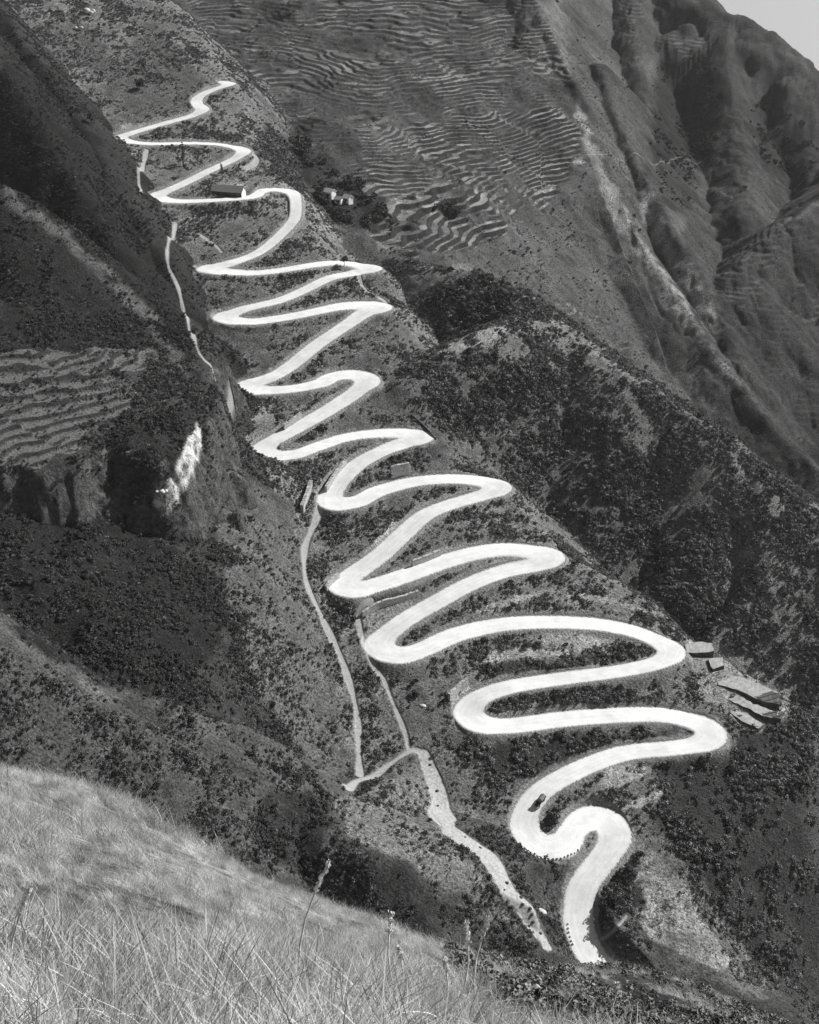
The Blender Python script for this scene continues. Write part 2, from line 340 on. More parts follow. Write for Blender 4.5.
# bare ground, yards and fallow plots
for poly, a in [
 ([(208,186),(236,183),(250,186),(236,192),(212,191)], .3),
 ([(114,131),(130,124),(146,124),(140,132),(126,140),(116,138)], .3),
 ([(244,168),(256,158),(259,164),(254,170),(244,172)], .34),
 ([(470,612),(480,606),(520,596),(545,590),(556,593),(520,604),(490,612)], .3),
 ([(556,592),(600,604),(650,612),(628,604),(600,597)], .3),
 ([(474,668),(490,652),(520,648),(560,651),(590,640),(620,634),(600,648),(568,656),(520,660),(490,668)], .31),
 ([(540,632),(600,628),(625,634),(600,642),(545,648)], .31),
 ([(596,768),(625,762),(648,768),(640,780),(610,788),(596,782)], .36),
 ([(622,806),(645,796),(662,788),(660,802),(640,808)], .34),
 ([(634,838),(650,850),(690,890),(706,925),(733,962),(720,972),(650,940),(628,905),(632,880),(642,868)], .26),
 ([(668,972),(700,970),(740,980),(770,992),(782,1002),(740,1004),(690,990)], .13),
 ([(364,557),(378,538),(392,519),(398,524),(388,540),(374,558)], .36),
 ([(414,560),(440,549),(470,543),(470,548),(440,556),(416,567)], .3),
 ([(476,546),(505,540),(528,542),(500,546),(478,551)], .2),
 ([(300,424),(330,403),(336,406),(304,430)], .26),
 ([(396,445),(410,442),(408,448),(380,456)], .24),
 ([(326,588),(340,574),(346,578),(334,592)], .34),
 ([(325,492),(345,463),(350,466),(336,488)], .36),
 ([(391,462),(408,463),(408,478),(394,478)], .3),
 ([(482,508),(510,504),(506,516),(488,514)], .2),
 ([(226,391),(246,398),(240,404),(228,400)], .22),
 ([(560,140),(572,145),(585,162),(575,165)], .32),
 ([(452,262),(470,266),(474,276),(456,282)], .16),
 ([(380,188),(410,195),(418,215),(390,215)], .2),
 ([(400,205),(440,215),(445,232),(400,240)], .14),
 ([(374,238),(400,240),(412,244),(400,249),(378,249)], .18),
 ([(684,640),(716,640),(790,690),(790,725),(762,735),(740,724),(705,700),(690,670)], .24),
 ([(444,690),(468,680),(470,690),(452,704)], .3),
 ([(360,612),(418,597),(414,606),(366,630)], .22)]:
    cover(poly, a, .05, soft=1, jit=.7)
# dry pale turf, and sunlit brows and crests painted paler
for poly, a in [
 ([(0,183),(12,190),(60,222),(110,262),(150,300),(190,360),(180,372),(140,320),(90,270),(40,225),(0,200)], .085),
 ([(0,58),(26,98),(50,140),(80,190),(74,192),(40,140),(15,95),(0,75)], .2),
 ([(470,330),(505,318),(520,325),(490,345),(440,356),(410,378),(404,372),(440,345)], .3),
 ([(510,300),(560,318),(600,352),(640,384),(600,372),(545,340),(510,315)], .2),
 ([(575,92),(604,165),(642,240),(682,300),(740,385),(722,372),(670,308),(610,215),(585,140)], .24),
 ([(645,190),(690,262),(725,330),(715,335),(675,275),(640,215)], .24),
 ([(520,0),(560,0),(575,60),(545,75),(525,40)], .12),
 ([(655,165),(662,110),(640,60),(655,60),(672,120),(690,262),(672,250)], .1),
 ([(819,196),(770,232),(715,272),(722,280),(775,245),(819,212)], .13),
 ([(0,622),(50,658),(95,688),(160,700),(168,706),(95,697),(50,668),(0,634)], .11),
 ([(215,430),(240,470),(296,505),(300,560),(332,650),(354,765),(325,780),(262,700),(225,590),(208,500)], .115),
 ([(338,803),(372,788),(422,768),(438,820),(476,872),(535,942),(500,916),(420,872),(345,836)], .17),
 ([(30,0),(70,20),(90,70),(140,120),(190,110),(205,80),(170,40),(150,20),(120,60),(80,20)], .1)]:
    cover(poly, a, .35, soft=4, jit=2.0)
# thick dark scrub, and shaded gully faces and banks painted darker
for poly, a, d, b in [
 ([(262,128),(300,140),(345,165),(330,185),(300,190),(270,165)], .03, 8, 1.5),
 ([(318,190),(360,180),(400,222),(390,240),(340,222)], .03, 6, 1.4),
 ([(436,198),(462,205),(460,222),(440,218)], .03, 7, 1.3),
 ([(440,290),(500,283),(512,310),(470,330),(444,345),(430,320)], .04, 2.0, 1.5),
 ([(655,62),(716,58),(724,110),(712,165),(652,165),(650,110)], .015, 7, 1.2),
 ([(752,100),(790,118),(819,150),(819,180),(756,172)], .02, 7, 1.2),
 ([(702,262),(760,238),(819,204),(830,330),(830,450),(790,425),(745,345),(722,310)], .045, 2, 1.0),
 ([(648,160),(700,165),(690,215),(660,205)], .035, 3, 1.2),
 ([(404,372),(470,345),(560,380),(640,460),(700,560),(720,660),(640,590),(560,500),(470,440),(420,400)], .11, 1.2, 1.2),
 ([(95,440),(200,400),(215,440),(190,520),(120,520)], .03, 1.4, 1.1),
 ([(0,15),(60,90),(105,170),(165,262),(205,395),(150,308),(100,262),(45,216),(0,186)], .016, 1.6, 1.0),
 ([(0,200),(45,230),(100,275),(150,320),(165,352),(60,350),(0,360)], .022, 1.3, 1.0),
 ([(480,935),(560,955),(640,965),(780,1000),(819,1024),(819,1100),(420,1100),(470,990)], .05, 1.0, 1.2),
 ([(0,480),(150,520),(230,600),(190,700),(100,686),(50,655),(0,618)], .022, 1.5, 1.1),
 ([(270,790),(330,800),(330,850),(420,885),(480,920),(400,918),(300,868),(250,830)], .035, 1.6, 1.2),
 ([(660,760),(720,755),(819,700),(819,1024),(780,1000),(700,890),(650,820)], .045, 1.6, 1.3),
 ([(480,690),(640,690),(660,705),(520,705),(480,712)], .05, 2.2, 1.2),
 ([(450,745),(690,728),(640,745),(560,765),(500,790)], .045, 2.2, 1.2),
 ([(470,672),(640,650),(650,660),(500,680)], .045, 2.5, 1.1),
 ([(590,870),(630,870),(640,910),(600,935)], .04, 2.2, 1.2)]:
    cover(poly, a, d, b, soft=4, jit=3.0)
ALB = np.where((LAY == 3) & (TERR > .2), .13, ALB)
gdist = np.hypot(X, Y)
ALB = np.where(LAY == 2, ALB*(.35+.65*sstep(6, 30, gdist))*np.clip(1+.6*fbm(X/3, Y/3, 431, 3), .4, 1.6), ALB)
ROCK = np.zeros(X.shape, np.float32)
gy_, gx_ = np.gradient(Z); sl_r = np.abs(gy_)/np.maximum(np.gradient(RR, axis=0), .01); sl_t = np.abs(gx_)/np.maximum(RR*np.gradient(TH, axis=1), .01)
SLOPE = np.hypot(sl_r, sl_t)
ROCK = np.where((LAY == 3) & (V < 540) & (V > 370), sstep(1.1, 1.9, SLOPE+.3*n2), 0)
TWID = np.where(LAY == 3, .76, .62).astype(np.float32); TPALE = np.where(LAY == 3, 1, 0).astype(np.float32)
WHITE = blur(patch([(196,422),(203,432),(200,455),(190,480),(178,500),(160,512),(152,500),(160,480),(175,478),(184,450)], 1.4), 1)
TERR = TERR*np.where(LAY == 3, 1, sstep(-.75, .1, n1+.5*n2))
DEN = np.where((RD < 1.5) | (PD < .8) | (SD < .6) | (TERR > .5), DEN*np.where((TERR > .5) & (RD > 1.5), .12, 0), DEN)*(1-WHITE)
DEN = DEN*np.where(RD < 6, 1.25, 1)

# ------------------------------------------------------------------ mesh the sheet, one object per landform
def material(name):
    m = bpy.data.materials.new(name); m.use_nodes = True; nt = m.node_tree
    b = nt.nodes['Principled BSDF']; b.inputs['Roughness'].default_value = .95; b.inputs['Specular IOR Level'].default_value = .12
    return m, nt, b
class Nodes:
    """small helper to write node trees as expressions"""
    def __init__(s, nt): s.nt = nt
    def n(s, t, **k):
        n = s.nt.nodes.new(t)
        for a, v in k.items(): setattr(n, a, v)
        return n
    def put(s, sock, v):
        if hasattr(v, 'links') or hasattr(v, 'is_output'): s.nt.links.new(v, sock)
        else: sock.default_value = v
    def m(s, op, a, b=0., c=None, clamp=False):
        n = s.n('ShaderNodeMath', operation=op, use_clamp=clamp); s.put(n.inputs[0], a); s.put(n.inputs[1], b)
        if c is not None: s.put(n.inputs[2], c)
        return n.outputs[0]
    def mix(s, f, a, b):
        n = s.n('ShaderNodeMix', data_type='FLOAT'); s.put(n.inputs[0], f); s.put(n.inputs[2], a); s.put(n.inputs[3], b); return n.outputs[0]
    def ramp(s, x, a, b, c=0., d=1., smooth=True):
        n = s.n('ShaderNodeMapRange', interpolation_type='SMOOTHSTEP' if smooth else 'LINEAR')
        s.put(n.inputs[0], x)
        for i, v in enumerate((a, b, c, d)): s.put(n.inputs[1+i], v)
        return n.outputs[0]
    def attr(s, name): 
        n = s.n('ShaderNodeAttribute', attribute_name=name); return n.outputs['Fac']
    def noise(s, vec, scale, detail=4, rough=.55, dist=0.):
        n = s.n('ShaderNodeTexNoise'); s.nt.links.new(vec, n.inputs['Vector'])
        n.inputs['Scale'].default_value = scale; n.inputs['Detail'].default_value = detail; n.inputs['Roughness'].default_value = rough; n.inputs['Distortion'].default_value = dist
        return n.outputs['Fac']
    def grey(s, x):
        n = s.n('ShaderNodeCombineColor')
        for i in range(3): s.put(n.inputs[i], x)
        return n.outputs[0]
GROUND, nt, bsdf = material('hillside_ground'); N = Nodes(nt)
pos = N.n('ShaderNodeNewGeometry').outputs['Position']
f1 = N.noise(pos, 1.1, 6, .65); f2 = N.noise(pos, .22, 5, .6); f3 = N.noise(pos, 5.0, 3, .6)
alb = N.attr('alb'); terr = N.attr('terr'); hz = N.attr('hz'); rd = N.attr('rd'); pd = N.attr('pd'); sd = N.attr('sd'); rock = N.attr('rock'); white = N.attr('white')
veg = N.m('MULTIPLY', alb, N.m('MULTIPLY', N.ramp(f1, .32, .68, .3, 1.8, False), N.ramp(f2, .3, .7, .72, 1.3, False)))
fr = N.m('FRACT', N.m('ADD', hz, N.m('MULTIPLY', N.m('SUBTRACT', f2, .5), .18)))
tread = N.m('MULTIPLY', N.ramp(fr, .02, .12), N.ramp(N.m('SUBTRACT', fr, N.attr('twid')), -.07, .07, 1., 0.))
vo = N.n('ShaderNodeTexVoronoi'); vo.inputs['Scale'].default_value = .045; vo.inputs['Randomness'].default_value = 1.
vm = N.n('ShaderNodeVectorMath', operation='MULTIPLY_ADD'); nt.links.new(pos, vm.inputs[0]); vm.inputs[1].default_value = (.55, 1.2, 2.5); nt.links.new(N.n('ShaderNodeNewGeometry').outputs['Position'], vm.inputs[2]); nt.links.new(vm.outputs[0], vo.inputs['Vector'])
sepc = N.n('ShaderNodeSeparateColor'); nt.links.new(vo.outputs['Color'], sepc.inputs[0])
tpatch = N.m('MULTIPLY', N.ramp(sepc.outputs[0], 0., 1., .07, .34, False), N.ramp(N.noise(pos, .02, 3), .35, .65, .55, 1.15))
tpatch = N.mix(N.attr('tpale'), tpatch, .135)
tcol = N.mix(tread, .028, N.m('MULTIPLY', tpatch, N.ramp(f1, .25, .75, .75, 1.25, False)))  # risers dark from growth, with their shade painted in as well
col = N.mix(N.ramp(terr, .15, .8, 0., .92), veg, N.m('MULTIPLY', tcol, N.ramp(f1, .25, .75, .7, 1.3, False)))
rk = N.noise(pos, .35, 6, .7, .6)
col = N.mix(rock, col, N.ramp(rk, .35, .68, .03, .16, False))
col = N.mix(white, col, N.ramp(rk, .36, .56, .08, .66, False))
bank = N.ramp(N.m('ADD', rd, N.m('MULTIPLY', N.m('SUBTRACT', f2, .5), 5.)), .1, 2.0, .8, 0.)  # pale earth bank, its fade also painting the road's soft glow
col = N.mix(bank, col, N.ramp(f1, .25, .75, .17, .42, False))
pw = N.m('ADD', pd, N.m('MULTIPLY', N.m('SUBTRACT', f1, .5), 1.8))
col = N.mix(N.ramp(pw, -.5, .6, .85, 0.), col, N.ramp(f1, .25, .75, .22, .42, False))
sw_ = N.m('ADD', sd, N.m('MULTIPLY', N.m('SUBTRACT', f2, .5), 5.))
col = N.mix(N.ramp(sw_, -.5, .5, .95, 0.), col, N.ramp(f1, .3, .7, .2, .46, False))
rdw = N.m('ADD', rd, N.m('MULTIPLY', N.m('SUBTRACT', f2, .5), 1.6))
t1 = N.ramp(N.m('ABSOLUTE', N.m('ADD', rdw, 1.7)), .2, .75, 1., 0.); t2 = N.ramp(N.m('ABSOLUTE', N.m('ADD', rdw, 3.5)), .2, .75, 1., 0.)
ruts = N.m('MULTIPLY', N.mix(N.m('MAXIMUM', t1, t2), .975, 1.03), N.ramp(N.noise(pos, .07, 4, .6), .32, .68, .92, 1.06, False))
rcol = N.m('MULTIPLY', N.m('MULTIPLY', N.ramp(f2, .3, .7, .56, .7, False), N.ramp(f3, .2, .8, .93, 1.06, False)), ruts)
re_ = N.m('ADD', rd, N.m('MULTIPLY', N.m('SUBTRACT', f1, .5), 2.0))
col = N.mix(N.ramp(re_, -.7, .25, 1., 0.), col, rcol)
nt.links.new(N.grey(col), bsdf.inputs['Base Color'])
bmp = N.n('ShaderNodeBump'); bmp.inputs['Strength'].default_value = .9; bmp.inputs['Distance'].default_value = 1.0
onroad = N.ramp(N.m('MINIMUM', N.m('MINIMUM', re_, pd), sd), -.3, .8, .06, 1.)
nt.links.new(N.m('MULTIPLY', N.m('ADD', N.m('MULTIPLY', f1, 1.3), N.m('ADD', N.m('MULTIPLY', f3, .25), N.m('MULTIPLY', rk, N.m('MULTIPLY', rock, 3.)))), onroad), bmp.inputs['Height'])
nt.links.new(bmp.outputs[0], bsdf.inputs['Normal'])

VERT = np.stack([X, Y, Z], -1).reshape(-1, 3)
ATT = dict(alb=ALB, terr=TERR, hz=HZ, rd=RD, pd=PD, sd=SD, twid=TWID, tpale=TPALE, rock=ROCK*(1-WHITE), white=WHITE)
I = np.arange(NR*NT).reshape(NR, NT)
QUAD = np.stack([I[:-1, :-1], I[:-1, 1:], I[1:, 1:], I[1:, :-1]], -1).reshape(-1, 4)
FL = LAY[:-1, :-1].reshape(-1).copy()
def fmin(A): return np.minimum(np.minimum(A[:-1, :-1], A[1:, :-1]), np.minimum(A[:-1, 1:], A[1:, 1:])).reshape(-1)
FL = np.where(fmin(PD) < .1, 11, FL); FL = np.where(fmin(SD) < .2, 12, FL); FL = np.where(fmin(RD) < .1, 10, FL)
def np_mesh(name, v, q, att=None, smooth=True):
    me = bpy.data.meshes.new(name); me.vertices.add(len(v)); me.vertices.foreach_set('co', np.ascontiguousarray(v, np.float32).ravel())
    k = q.shape[1]
    me.loops.add(q.size); me.loops.foreach_set('vertex_index', q.ravel().astype(np.int32))
    me.polygons.add(len(q)); me.polygons.foreach_set('loop_start', np.arange(0, q.size, k).astype(np.int32))
    for a, d in (att or {}).items():
        at = me.attributes.new(a, 'FLOAT', 'POINT'); at.data.foreach_set('value', np.ascontiguousarray(d, np.float32).ravel())
    if smooth: me.polygons.foreach_set('use_smooth', np.ones(len(q), bool))
    me.update(); return me
NAMES = LAYERS+['road', 'footpath', 'stream_bed']
for k, nm in enumerate(NAMES):
    q = QUAD[FL == k]
    if not len(q): continue
    used, inv = np.unique(q, return_inverse=True); q = inv.reshape(-1, 4)
    me = np_mesh(nm, VERT[used], q, {a: d.reshape(-1)[used] for a, d in ATT.items()})
    me.materials.append(GROUND)
    o = bpy.data.objects.new(nm, me); COL.objects.link(o); o['kind'] = 'structure'

# ------------------------------------------------------------------ plant cover: shrubs and tufts scattered over the land as masses
rng = np.random.default_rng(7); random.seed(7)
def leaf_material(name, lo, hi):
    m, nt, b = material(name); N = Nodes(nt)
    r = N.n('ShaderNodeObjectInfo').outputs['Random']
    p = N.n('ShaderNodeNewGeometry').outputs['Position']
    nz = N.noise(p, 2.2, 2)
    nt.links.new(N.grey(N.m('MULTIPLY', N.ramp(r, 0., 1., lo, hi, False), N.ramp(nz, .3, .7, .7, 1.35, False))), b.inputs['Base Color'])
    return m
LEAF = leaf_material('shrub_leaves', .065, .25)
DARKLEAF = leaf_material('dark_leaves', .03, .085)
BARK, _, b = material('bark'); b.inputs['Base Color'].default_value = (.06, .06, .06, 1)
STRAW = leaf_material('dry_grass', .1, .85)
nt = STRAW.node_tree; b = nt.nodes['Principled BSDF']; tr = nt.nodes.new('ShaderNodeBsdfTranslucent'); ms = nt.nodes.new('ShaderNodeMixShader'); ms.inputs[0].default_value = .35
nt.links.new(b.inputs['Base Color'].links[0].from_socket, tr.inputs[0]); nt.links.new(b.outputs[0], ms.inputs[1]); nt.links.new(tr.outputs[0], ms.inputs[2]); nt.links.new(ms.outputs[0], nt.nodes['Material Output'].inputs[0])
def leaf_quads(n, centers, radii, size, seed, flat=.8):
    """n leaf sprays on the shells of a few lumps"""
    g = np.random.default_rng(seed); k = g.integers(0, len(centers), n)
    d = g.normal(size=(n, 3)); d[:, 2] = np.abs(d[:, 2])*.9-.25; d /= np.linalg.norm(d, axis=1)[:, None]
    c = np.asarray(centers)[k]+d*np.asarray(radii)[k][:, None]*g.uniform(.72, 1.08, (n, 1))*[1, 1, flat]
    nrm = d+g.normal(size=(n, 3))*.55; nrm /= np.linalg.norm(nrm, axis=1)[:, None]
    t = np.cross(nrm, g.normal(size=(n, 3))); t /= np.linalg.norm(t, axis=1)[:, None]; bt = np.cross(nrm, t)
    s = size*g.uniform(.6, 1.4, (n, 1))
    v = np.stack([c-t*s-bt*s*.55, c+t*s*.2-bt*s*.8, c+t*s+bt*s*.4, c-t*s*.3+bt*s*.75], 1).reshape(-1, 3)
    return v, np.arange(n*4).reshape(-1, 4)
def proto(name, v, q, mat):
    me = np_mesh(name, v, q, None, False); me.materials.append(mat); return bpy.data.objects.new(name, me)
SHRUBS = bpy.data.collections.new('shrub_kinds')
for k in range(7):
    g = np.random.default_rng(50+k); nl = 3+k % 3
    cen = np.c_[g.uniform(-.45, .45, (nl, 2)), g.uniform(.25, .6, nl)]; rad = g.uniform(.35, .62, nl)
    SHRUBS.objects.link(proto('shrub_kind', *leaf_quads(85, cen, rad, .17, 60+k), LEAF))
DARK = bpy.data.collections.new('dark_shrub_kinds')
for k in range(6):
    g = np.random.default_rng(80+k); nl = 4+k % 3
    cen = np.c_[g.uniform(-.5, .5, (nl, 2)), g.uniform(.35, .85, nl)]; rad = g.uniform(.35, .6, nl)
    DARK.objects.link(proto('dark_shrub_kind', *leaf_quads(110, cen, rad, .16, 90+k), DARKLEAF))
def blades(n, spread, h, w, seed, curl=.6, plume=0.):
    g = np.random.default_rng(seed); V_, Q_ = [], []
    for i in range(n):
        p = np.array([*g.normal(0, spread, 2), -.05]); a = g.uniform(0, 2*math.pi); lean = g.uniform(.05, .5); hh = h*g.uniform(.45, 1.15); ww = w*g.uniform(.6, 1.3)
        dr = np.array([math.cos(a), math.sin(a), 0]); sd_ = np.array([-dr[1], dr[0], 0]); k0 = len(V_)
        for s in range(5):
            t = s/4; c = p+dr*hh*(lean*t+curl*lean*2*t*t)+np.array([0, 0, hh*t*(1-.28*lean*t*2)])
            hw = ww*(1-t)**.7*.5+.0006
            V_ += [c-sd_*hw, c+sd_*hw]
            if s: Q_.append([k0+2*s-2, k0+2*s-1, k0+2*s+1, k0+2*s])
        if plume and g.random() < plume:
            for s in range(7):
                k1 = len(V_); q = c+np.array([*g.normal(0, .012, 2), g.uniform(-.16, .03)]); e = g.normal(size=3)*.004; e2 = np.array([0, 0, .02])
                V_ += [q-e, q+e, q+e+e2, q-e+e2]; Q_.append([k1, k1+1, k1+2, k1+3])
    return np.array(V_), np.array(Q_)
GRASS = bpy.data.collections.new('grass_kinds')
for k in range(6):
    GRASS.objects.link(proto('grass_kind', *blades(74, .15, .36, .0065, 120+k, .9, 0), STRAW))
TURF = bpy.data.collections.new('turf_kinds')
TURFM = leaf_material('turf_blades', .06, .2)
for k in range(4):
    TURF.objects.link(proto('turf_kind', *blades(26, .5, .75, .13, 160+k, .9), TURFM))

def scatter(name, label, cat, W, count, coll, smin, smax, nkinds, tilt=.12, sink=.0, sizef=None, group=None):
    """points drawn on the land in proportion to weight W, each carrying one plant of a collection; one object, a mass nobody could count"""
    area = (RR*np.gradient(TH, axis=1)*np.gradient(RR, axis=0)).astype(np.float64)
    w = np.where(VIS & INF, W, 0)*area
    tot = w.sum()
    c = np.cumsum(w.ravel()); n = int(min(count, tot if count > 1e8 else count))
    idx = np.searchsorted(c, rng.uniform(0, tot, n)); idx = np.minimum(idx, w.size-1)
    i, j = np.divmod(idx, NT); i = np.minimum(i, NR-2); j = np.minimum(j, NT-2)
    fi = rng.random(n); fj = rng.random(n)
    r = rr[i]+(rr[i+1]-rr[i])*fi; a = th[j]+(th[j+1]-th[j])*fj
    x = r*np.sin(a); y = r*np.cos(a)
    s = smin*(smax/smin)**(rng.random(n)**1.6)
    if sizef is not None: s = s*sizef[i, j]
    z = ground(x, y)-sink*s
    me = bpy.data.meshes.new(name); me.vertices.add(n)
    me.vertices.foreach_set('co', np.stack([x, y, z], 1).astype(np.float32).ravel())
    def at(nm, ty, d, f='value'):
        A = me.attributes.new(nm, ty, 'POINT'); A.data.foreach_set(f, np.ascontiguousarray(d).ravel())
    at('scl', 'FLOAT', s.astype(np.float32)); at('pick', 'INT', rng.integers(0, nkinds, n).astype(np.int32))
    at('rot', 'FLOAT_VECTOR', np.stack([rng.normal(0, tilt, n), rng.normal(0, tilt, n), rng.uniform(0, 6.28, n)], 1).astype(np.float32), 'vector')
    o = bpy.data.objects.new(name, me); COL.objects.link(o)
    o['kind'] = 'stuff'; o['label'] = label; o['category'] = cat
    ng = bpy.data.node_groups.new(name+'_nodes', 'GeometryNodeTree')
    ng.interface.new_socket('Geometry', in_out='INPUT', socket_type='NodeSocketGeometry'); ng.interface.new_socket('Geometry', in_out='OUTPUT', socket_type='NodeSocketGeometry')
    gi = ng.nodes.new('NodeGroupInput'); go = ng.nodes.new('NodeGroupOutput'); ip = ng.nodes.new('GeometryNodeInstanceOnPoints')
    ci = ng.nodes.new('GeometryNodeCollectionInfo'); ci.inputs[0].default_value = coll; ci.inputs['Separate Children'].default_value = True; ci.inputs['Reset Children'].default_value = True
    def na(nm, ty):
        q = ng.nodes.new('GeometryNodeInputNamedAttribute'); q.data_type = ty; q.inputs[0].default_value = nm; return q.outputs[0]
    L = ng.links.new
    L(gi.outputs[0], ip.inputs['Points']); L(ci.outputs[0], ip.inputs['Instance']); ip.inputs['Pick Instance'].default_value = True
    L(na('pick', 'INT'), ip.inputs['Instance Index']); L(na('rot', 'FLOAT_VECTOR'), ip.inputs['Rotation']); L(na('scl', 'FLOAT'), ip.inputs['Scale']); L(ip.outputs[0], go.inputs[0])
    md = o.modifiers.new('plants', 'NODES'); md.node_group = ng
    return o
clump = np.clip(.75+.8*n2+.9*n3, .15, 3)
isE = (LAY == 1)
lower = sstep(700, 430, RR)                     # shrubs read one by one only on the nearer slopes
scatter('road_slope_shrubs', 'low grey green shrubs covering the slope between the hairpin bends', 'shrubs', np.where(isE, DEN*clump, 0), 95000, SHRUBS, .3, 1.35, 7, sizef=BIG)
scatter('dark_slope_shrubs', 'dark rounded bushes in thickets between the bends of the white road', 'bushes', np.where(isE, DEN*np.clip(.3+1.1*n2+1.1*n3, 0, 3)*np.clip(BIG*1.6-1.2, .25, 2), 0), 5000, DARK, .4, 1.5, 6, sizef=BIG)
scatter('spur_scrub', 'dense dark scrub covering the spur behind the road slope', 'scrub', np.where(LAY == 7, 1, np.where(LAY == 6, .08, 0))*DEN*clump, 90000, SHRUBS, .3, 1.7, 7, sizef=BIG)
scatter('spur_thicket', 'darkest bushes in the hollows of the scrubby spur and ravines', 'bushes', np.where(np.isin(LAY, [6, 7, 8, 9]), DEN*np.clip(.25+.4*n1+1.2*n2+.8*n3, 0, 3)*np.where((LAY == 7) | (BIG > 1.1), np.clip(BIG*2.2-2.2, .08, 2), .02), 0), 6500, DARK, .6, 2.4, 6, sizef=BIG)
scatter('bluff_scrub', 'dark scrub over the bluff, its cliff foot and the ridges behind it', 'scrub', np.where(np.isin(LAY, [3, 4, 5]), DEN*clump*np.where(ALB < .045, .12, 1), 0), 30000, SHRUBS, .25, .9, 7, sizef=BIG)
scatter('bluff_thicket', 'nearly black bushes clinging to the cliff and gully below the fields', 'bushes', np.where(np.isin(LAY, [3, 4, 5]), DEN*np.clip(.6+.3*n1+.7*n2+.8*n3, .1, 3), 0), 45000, DARK, .25, 1.3, 6, sizef=BIG)
scatter('slope_turf', 'rough grass on the road slope, spurs and far hillsides', 'grass', np.where(LAY != 2, np.where((RD < 1.2) | (PD < .6) | (SD < .5) | (WHITE > .3), 0, np.clip(.5+n2+n3, .1, 2)*(1-.7*np.clip(TERR, 0, 1)))/(1+(RR/800)**2.5), 0), 150000, TURF, .35, 1.1, 4, .3)
GR = np.where(LAY == 2, np.clip(.35+1.5*fbm(X/1.5, Y/1.5, 401, 3)+1.2*fbm(X/6, Y/6, 411, 3), .09, 3)**1.3, 0)
gd = np.hypot(X, Y)
GR = GR*np.where(U > 360, np.clip(1.1-(U-360)/150, .14, 1), 1)
scatter('hill_grass', 'dry pale grass covering the near hillside in the foreground', 'grass', GR/(6+gd)**1.25*np.where(gd > 2.2, 1, 0), 40000, GRASS, .45, 1.35, 6, .16, .02, sizef=np.clip(.85+.45*fbm(X/4, Y/4, 421, 2), .4, 1.5)*np.clip(.4+gd/14, .5, 1))
shoulder = np.where((LAY == 2) & (gd > 14) & (U > 440) & (U < 860), np.clip(.5+n3+n2, .05, 2)*np.clip((U-440)/120, 0, 1), 0)
scatter('shoulder_shrubs', 'low bushes on the far shoulder of the foreground hill', 'shrubs', shoulder, 9000, SHRUBS, .12, .5, 7)

# ------------------------------------------------------------------ things: helpers
def simple(name, v, noise=None, rough=.9, bump=None):
    m, nt, b = material(name); N = Nodes(nt); b.inputs['Roughness'].default_value = rough
    p = N.n('ShaderNodeTexCoord').outputs['Object']
    f = N.noise(p, noise or 3., 5, .65)
    nt.links.new(N.grey(N.ramp(f, .25, .75, v*.6, v*1.4, False)), b.inputs['Base Color'])
    if bump:
        bp = N.n('ShaderNodeBump'); bp.inputs['Strength'].default_value = .8; bp.inputs['Distance'].default_value = bump
        nt.links.new(f, bp.inputs['Height']); nt.links.new(bp.outputs[0], b.inputs['Normal'])
    return m
def masonry(name, lo, hi, w=.7, h=.35):
    m, nt, b = material(name); N = Nodes(nt)
    br = N.n('ShaderNodeTexBrick'); tc = N.n('ShaderNodeTexCoord')
    mp = N.n('ShaderNodeMapping'); mp.inputs['Rotation'].default_value = (R(90), 0, 0); nt.links.new(tc.outputs['Object'], mp.inputs[0]); nt.links.new(mp.outputs[0], br.inputs['Vector'])
    br.inputs['Color1'].default_value = (lo, lo, lo, 1); br.inputs['Color2'].default_value = (hi, hi, hi, 1); br.inputs['Mortar'].default_value = (lo*.35,)*3+(1,)
    br.inputs['Scale'].default_value = 1; br.inputs['Brick Width'].default_value = w; br.inputs['Row Height'].default_value = h; br.inputs['Mortar Size'].default_value = .03
    bw = N.n('ShaderNodeRGBToBW'); nt.links.new(br.outputs[0], bw.inputs[0])
    f = N.noise(tc.outputs['Object'], .9, 5, .7)
    nt.links.new(N.grey(N.m('MULTIPLY', bw.outputs[0], N.ramp(f, .3, .7, .6, 1.3, False))), b.inputs['Base Color'])
    return m
PALESTONE = masonry('pale_masonry', .34, .5); DARKSTONE = masonry('dark_masonry', .07, .14, .6, .3)
WHITEWASH = simple('whitewash', .7, 1.2); THATCH = simple('thatch', .34, 2.5, bump=.1); TIMBER = simple('dark_timber', .06, 2.); SLATE = simple('slate_roof', .16, 3.)
DARKPAINT = simple('dark_paint', .03, 1., .5); CANVAS = simple('canvas', .16, 2.); TYRE = simple('tyre_rubber', .02, 5.); GLASS = simple('window_glass', .04, 1., .1); METAL = simple('dull_metal', .3, 4., .5)
STONE = simple('white_stone', .62, 2., bump=.1); BOULDER = simple('dark_boulder', .06, 1.5, bump=.2); PALEROCK = simple('pale_rock', .5, .8, bump=.3); SOIL = simple('fallow_soil', .32, .8, bump=.1)
REED = simple('reed_straw', .62, 9.); PLUME = simple('reed_plume', .85, 20.)
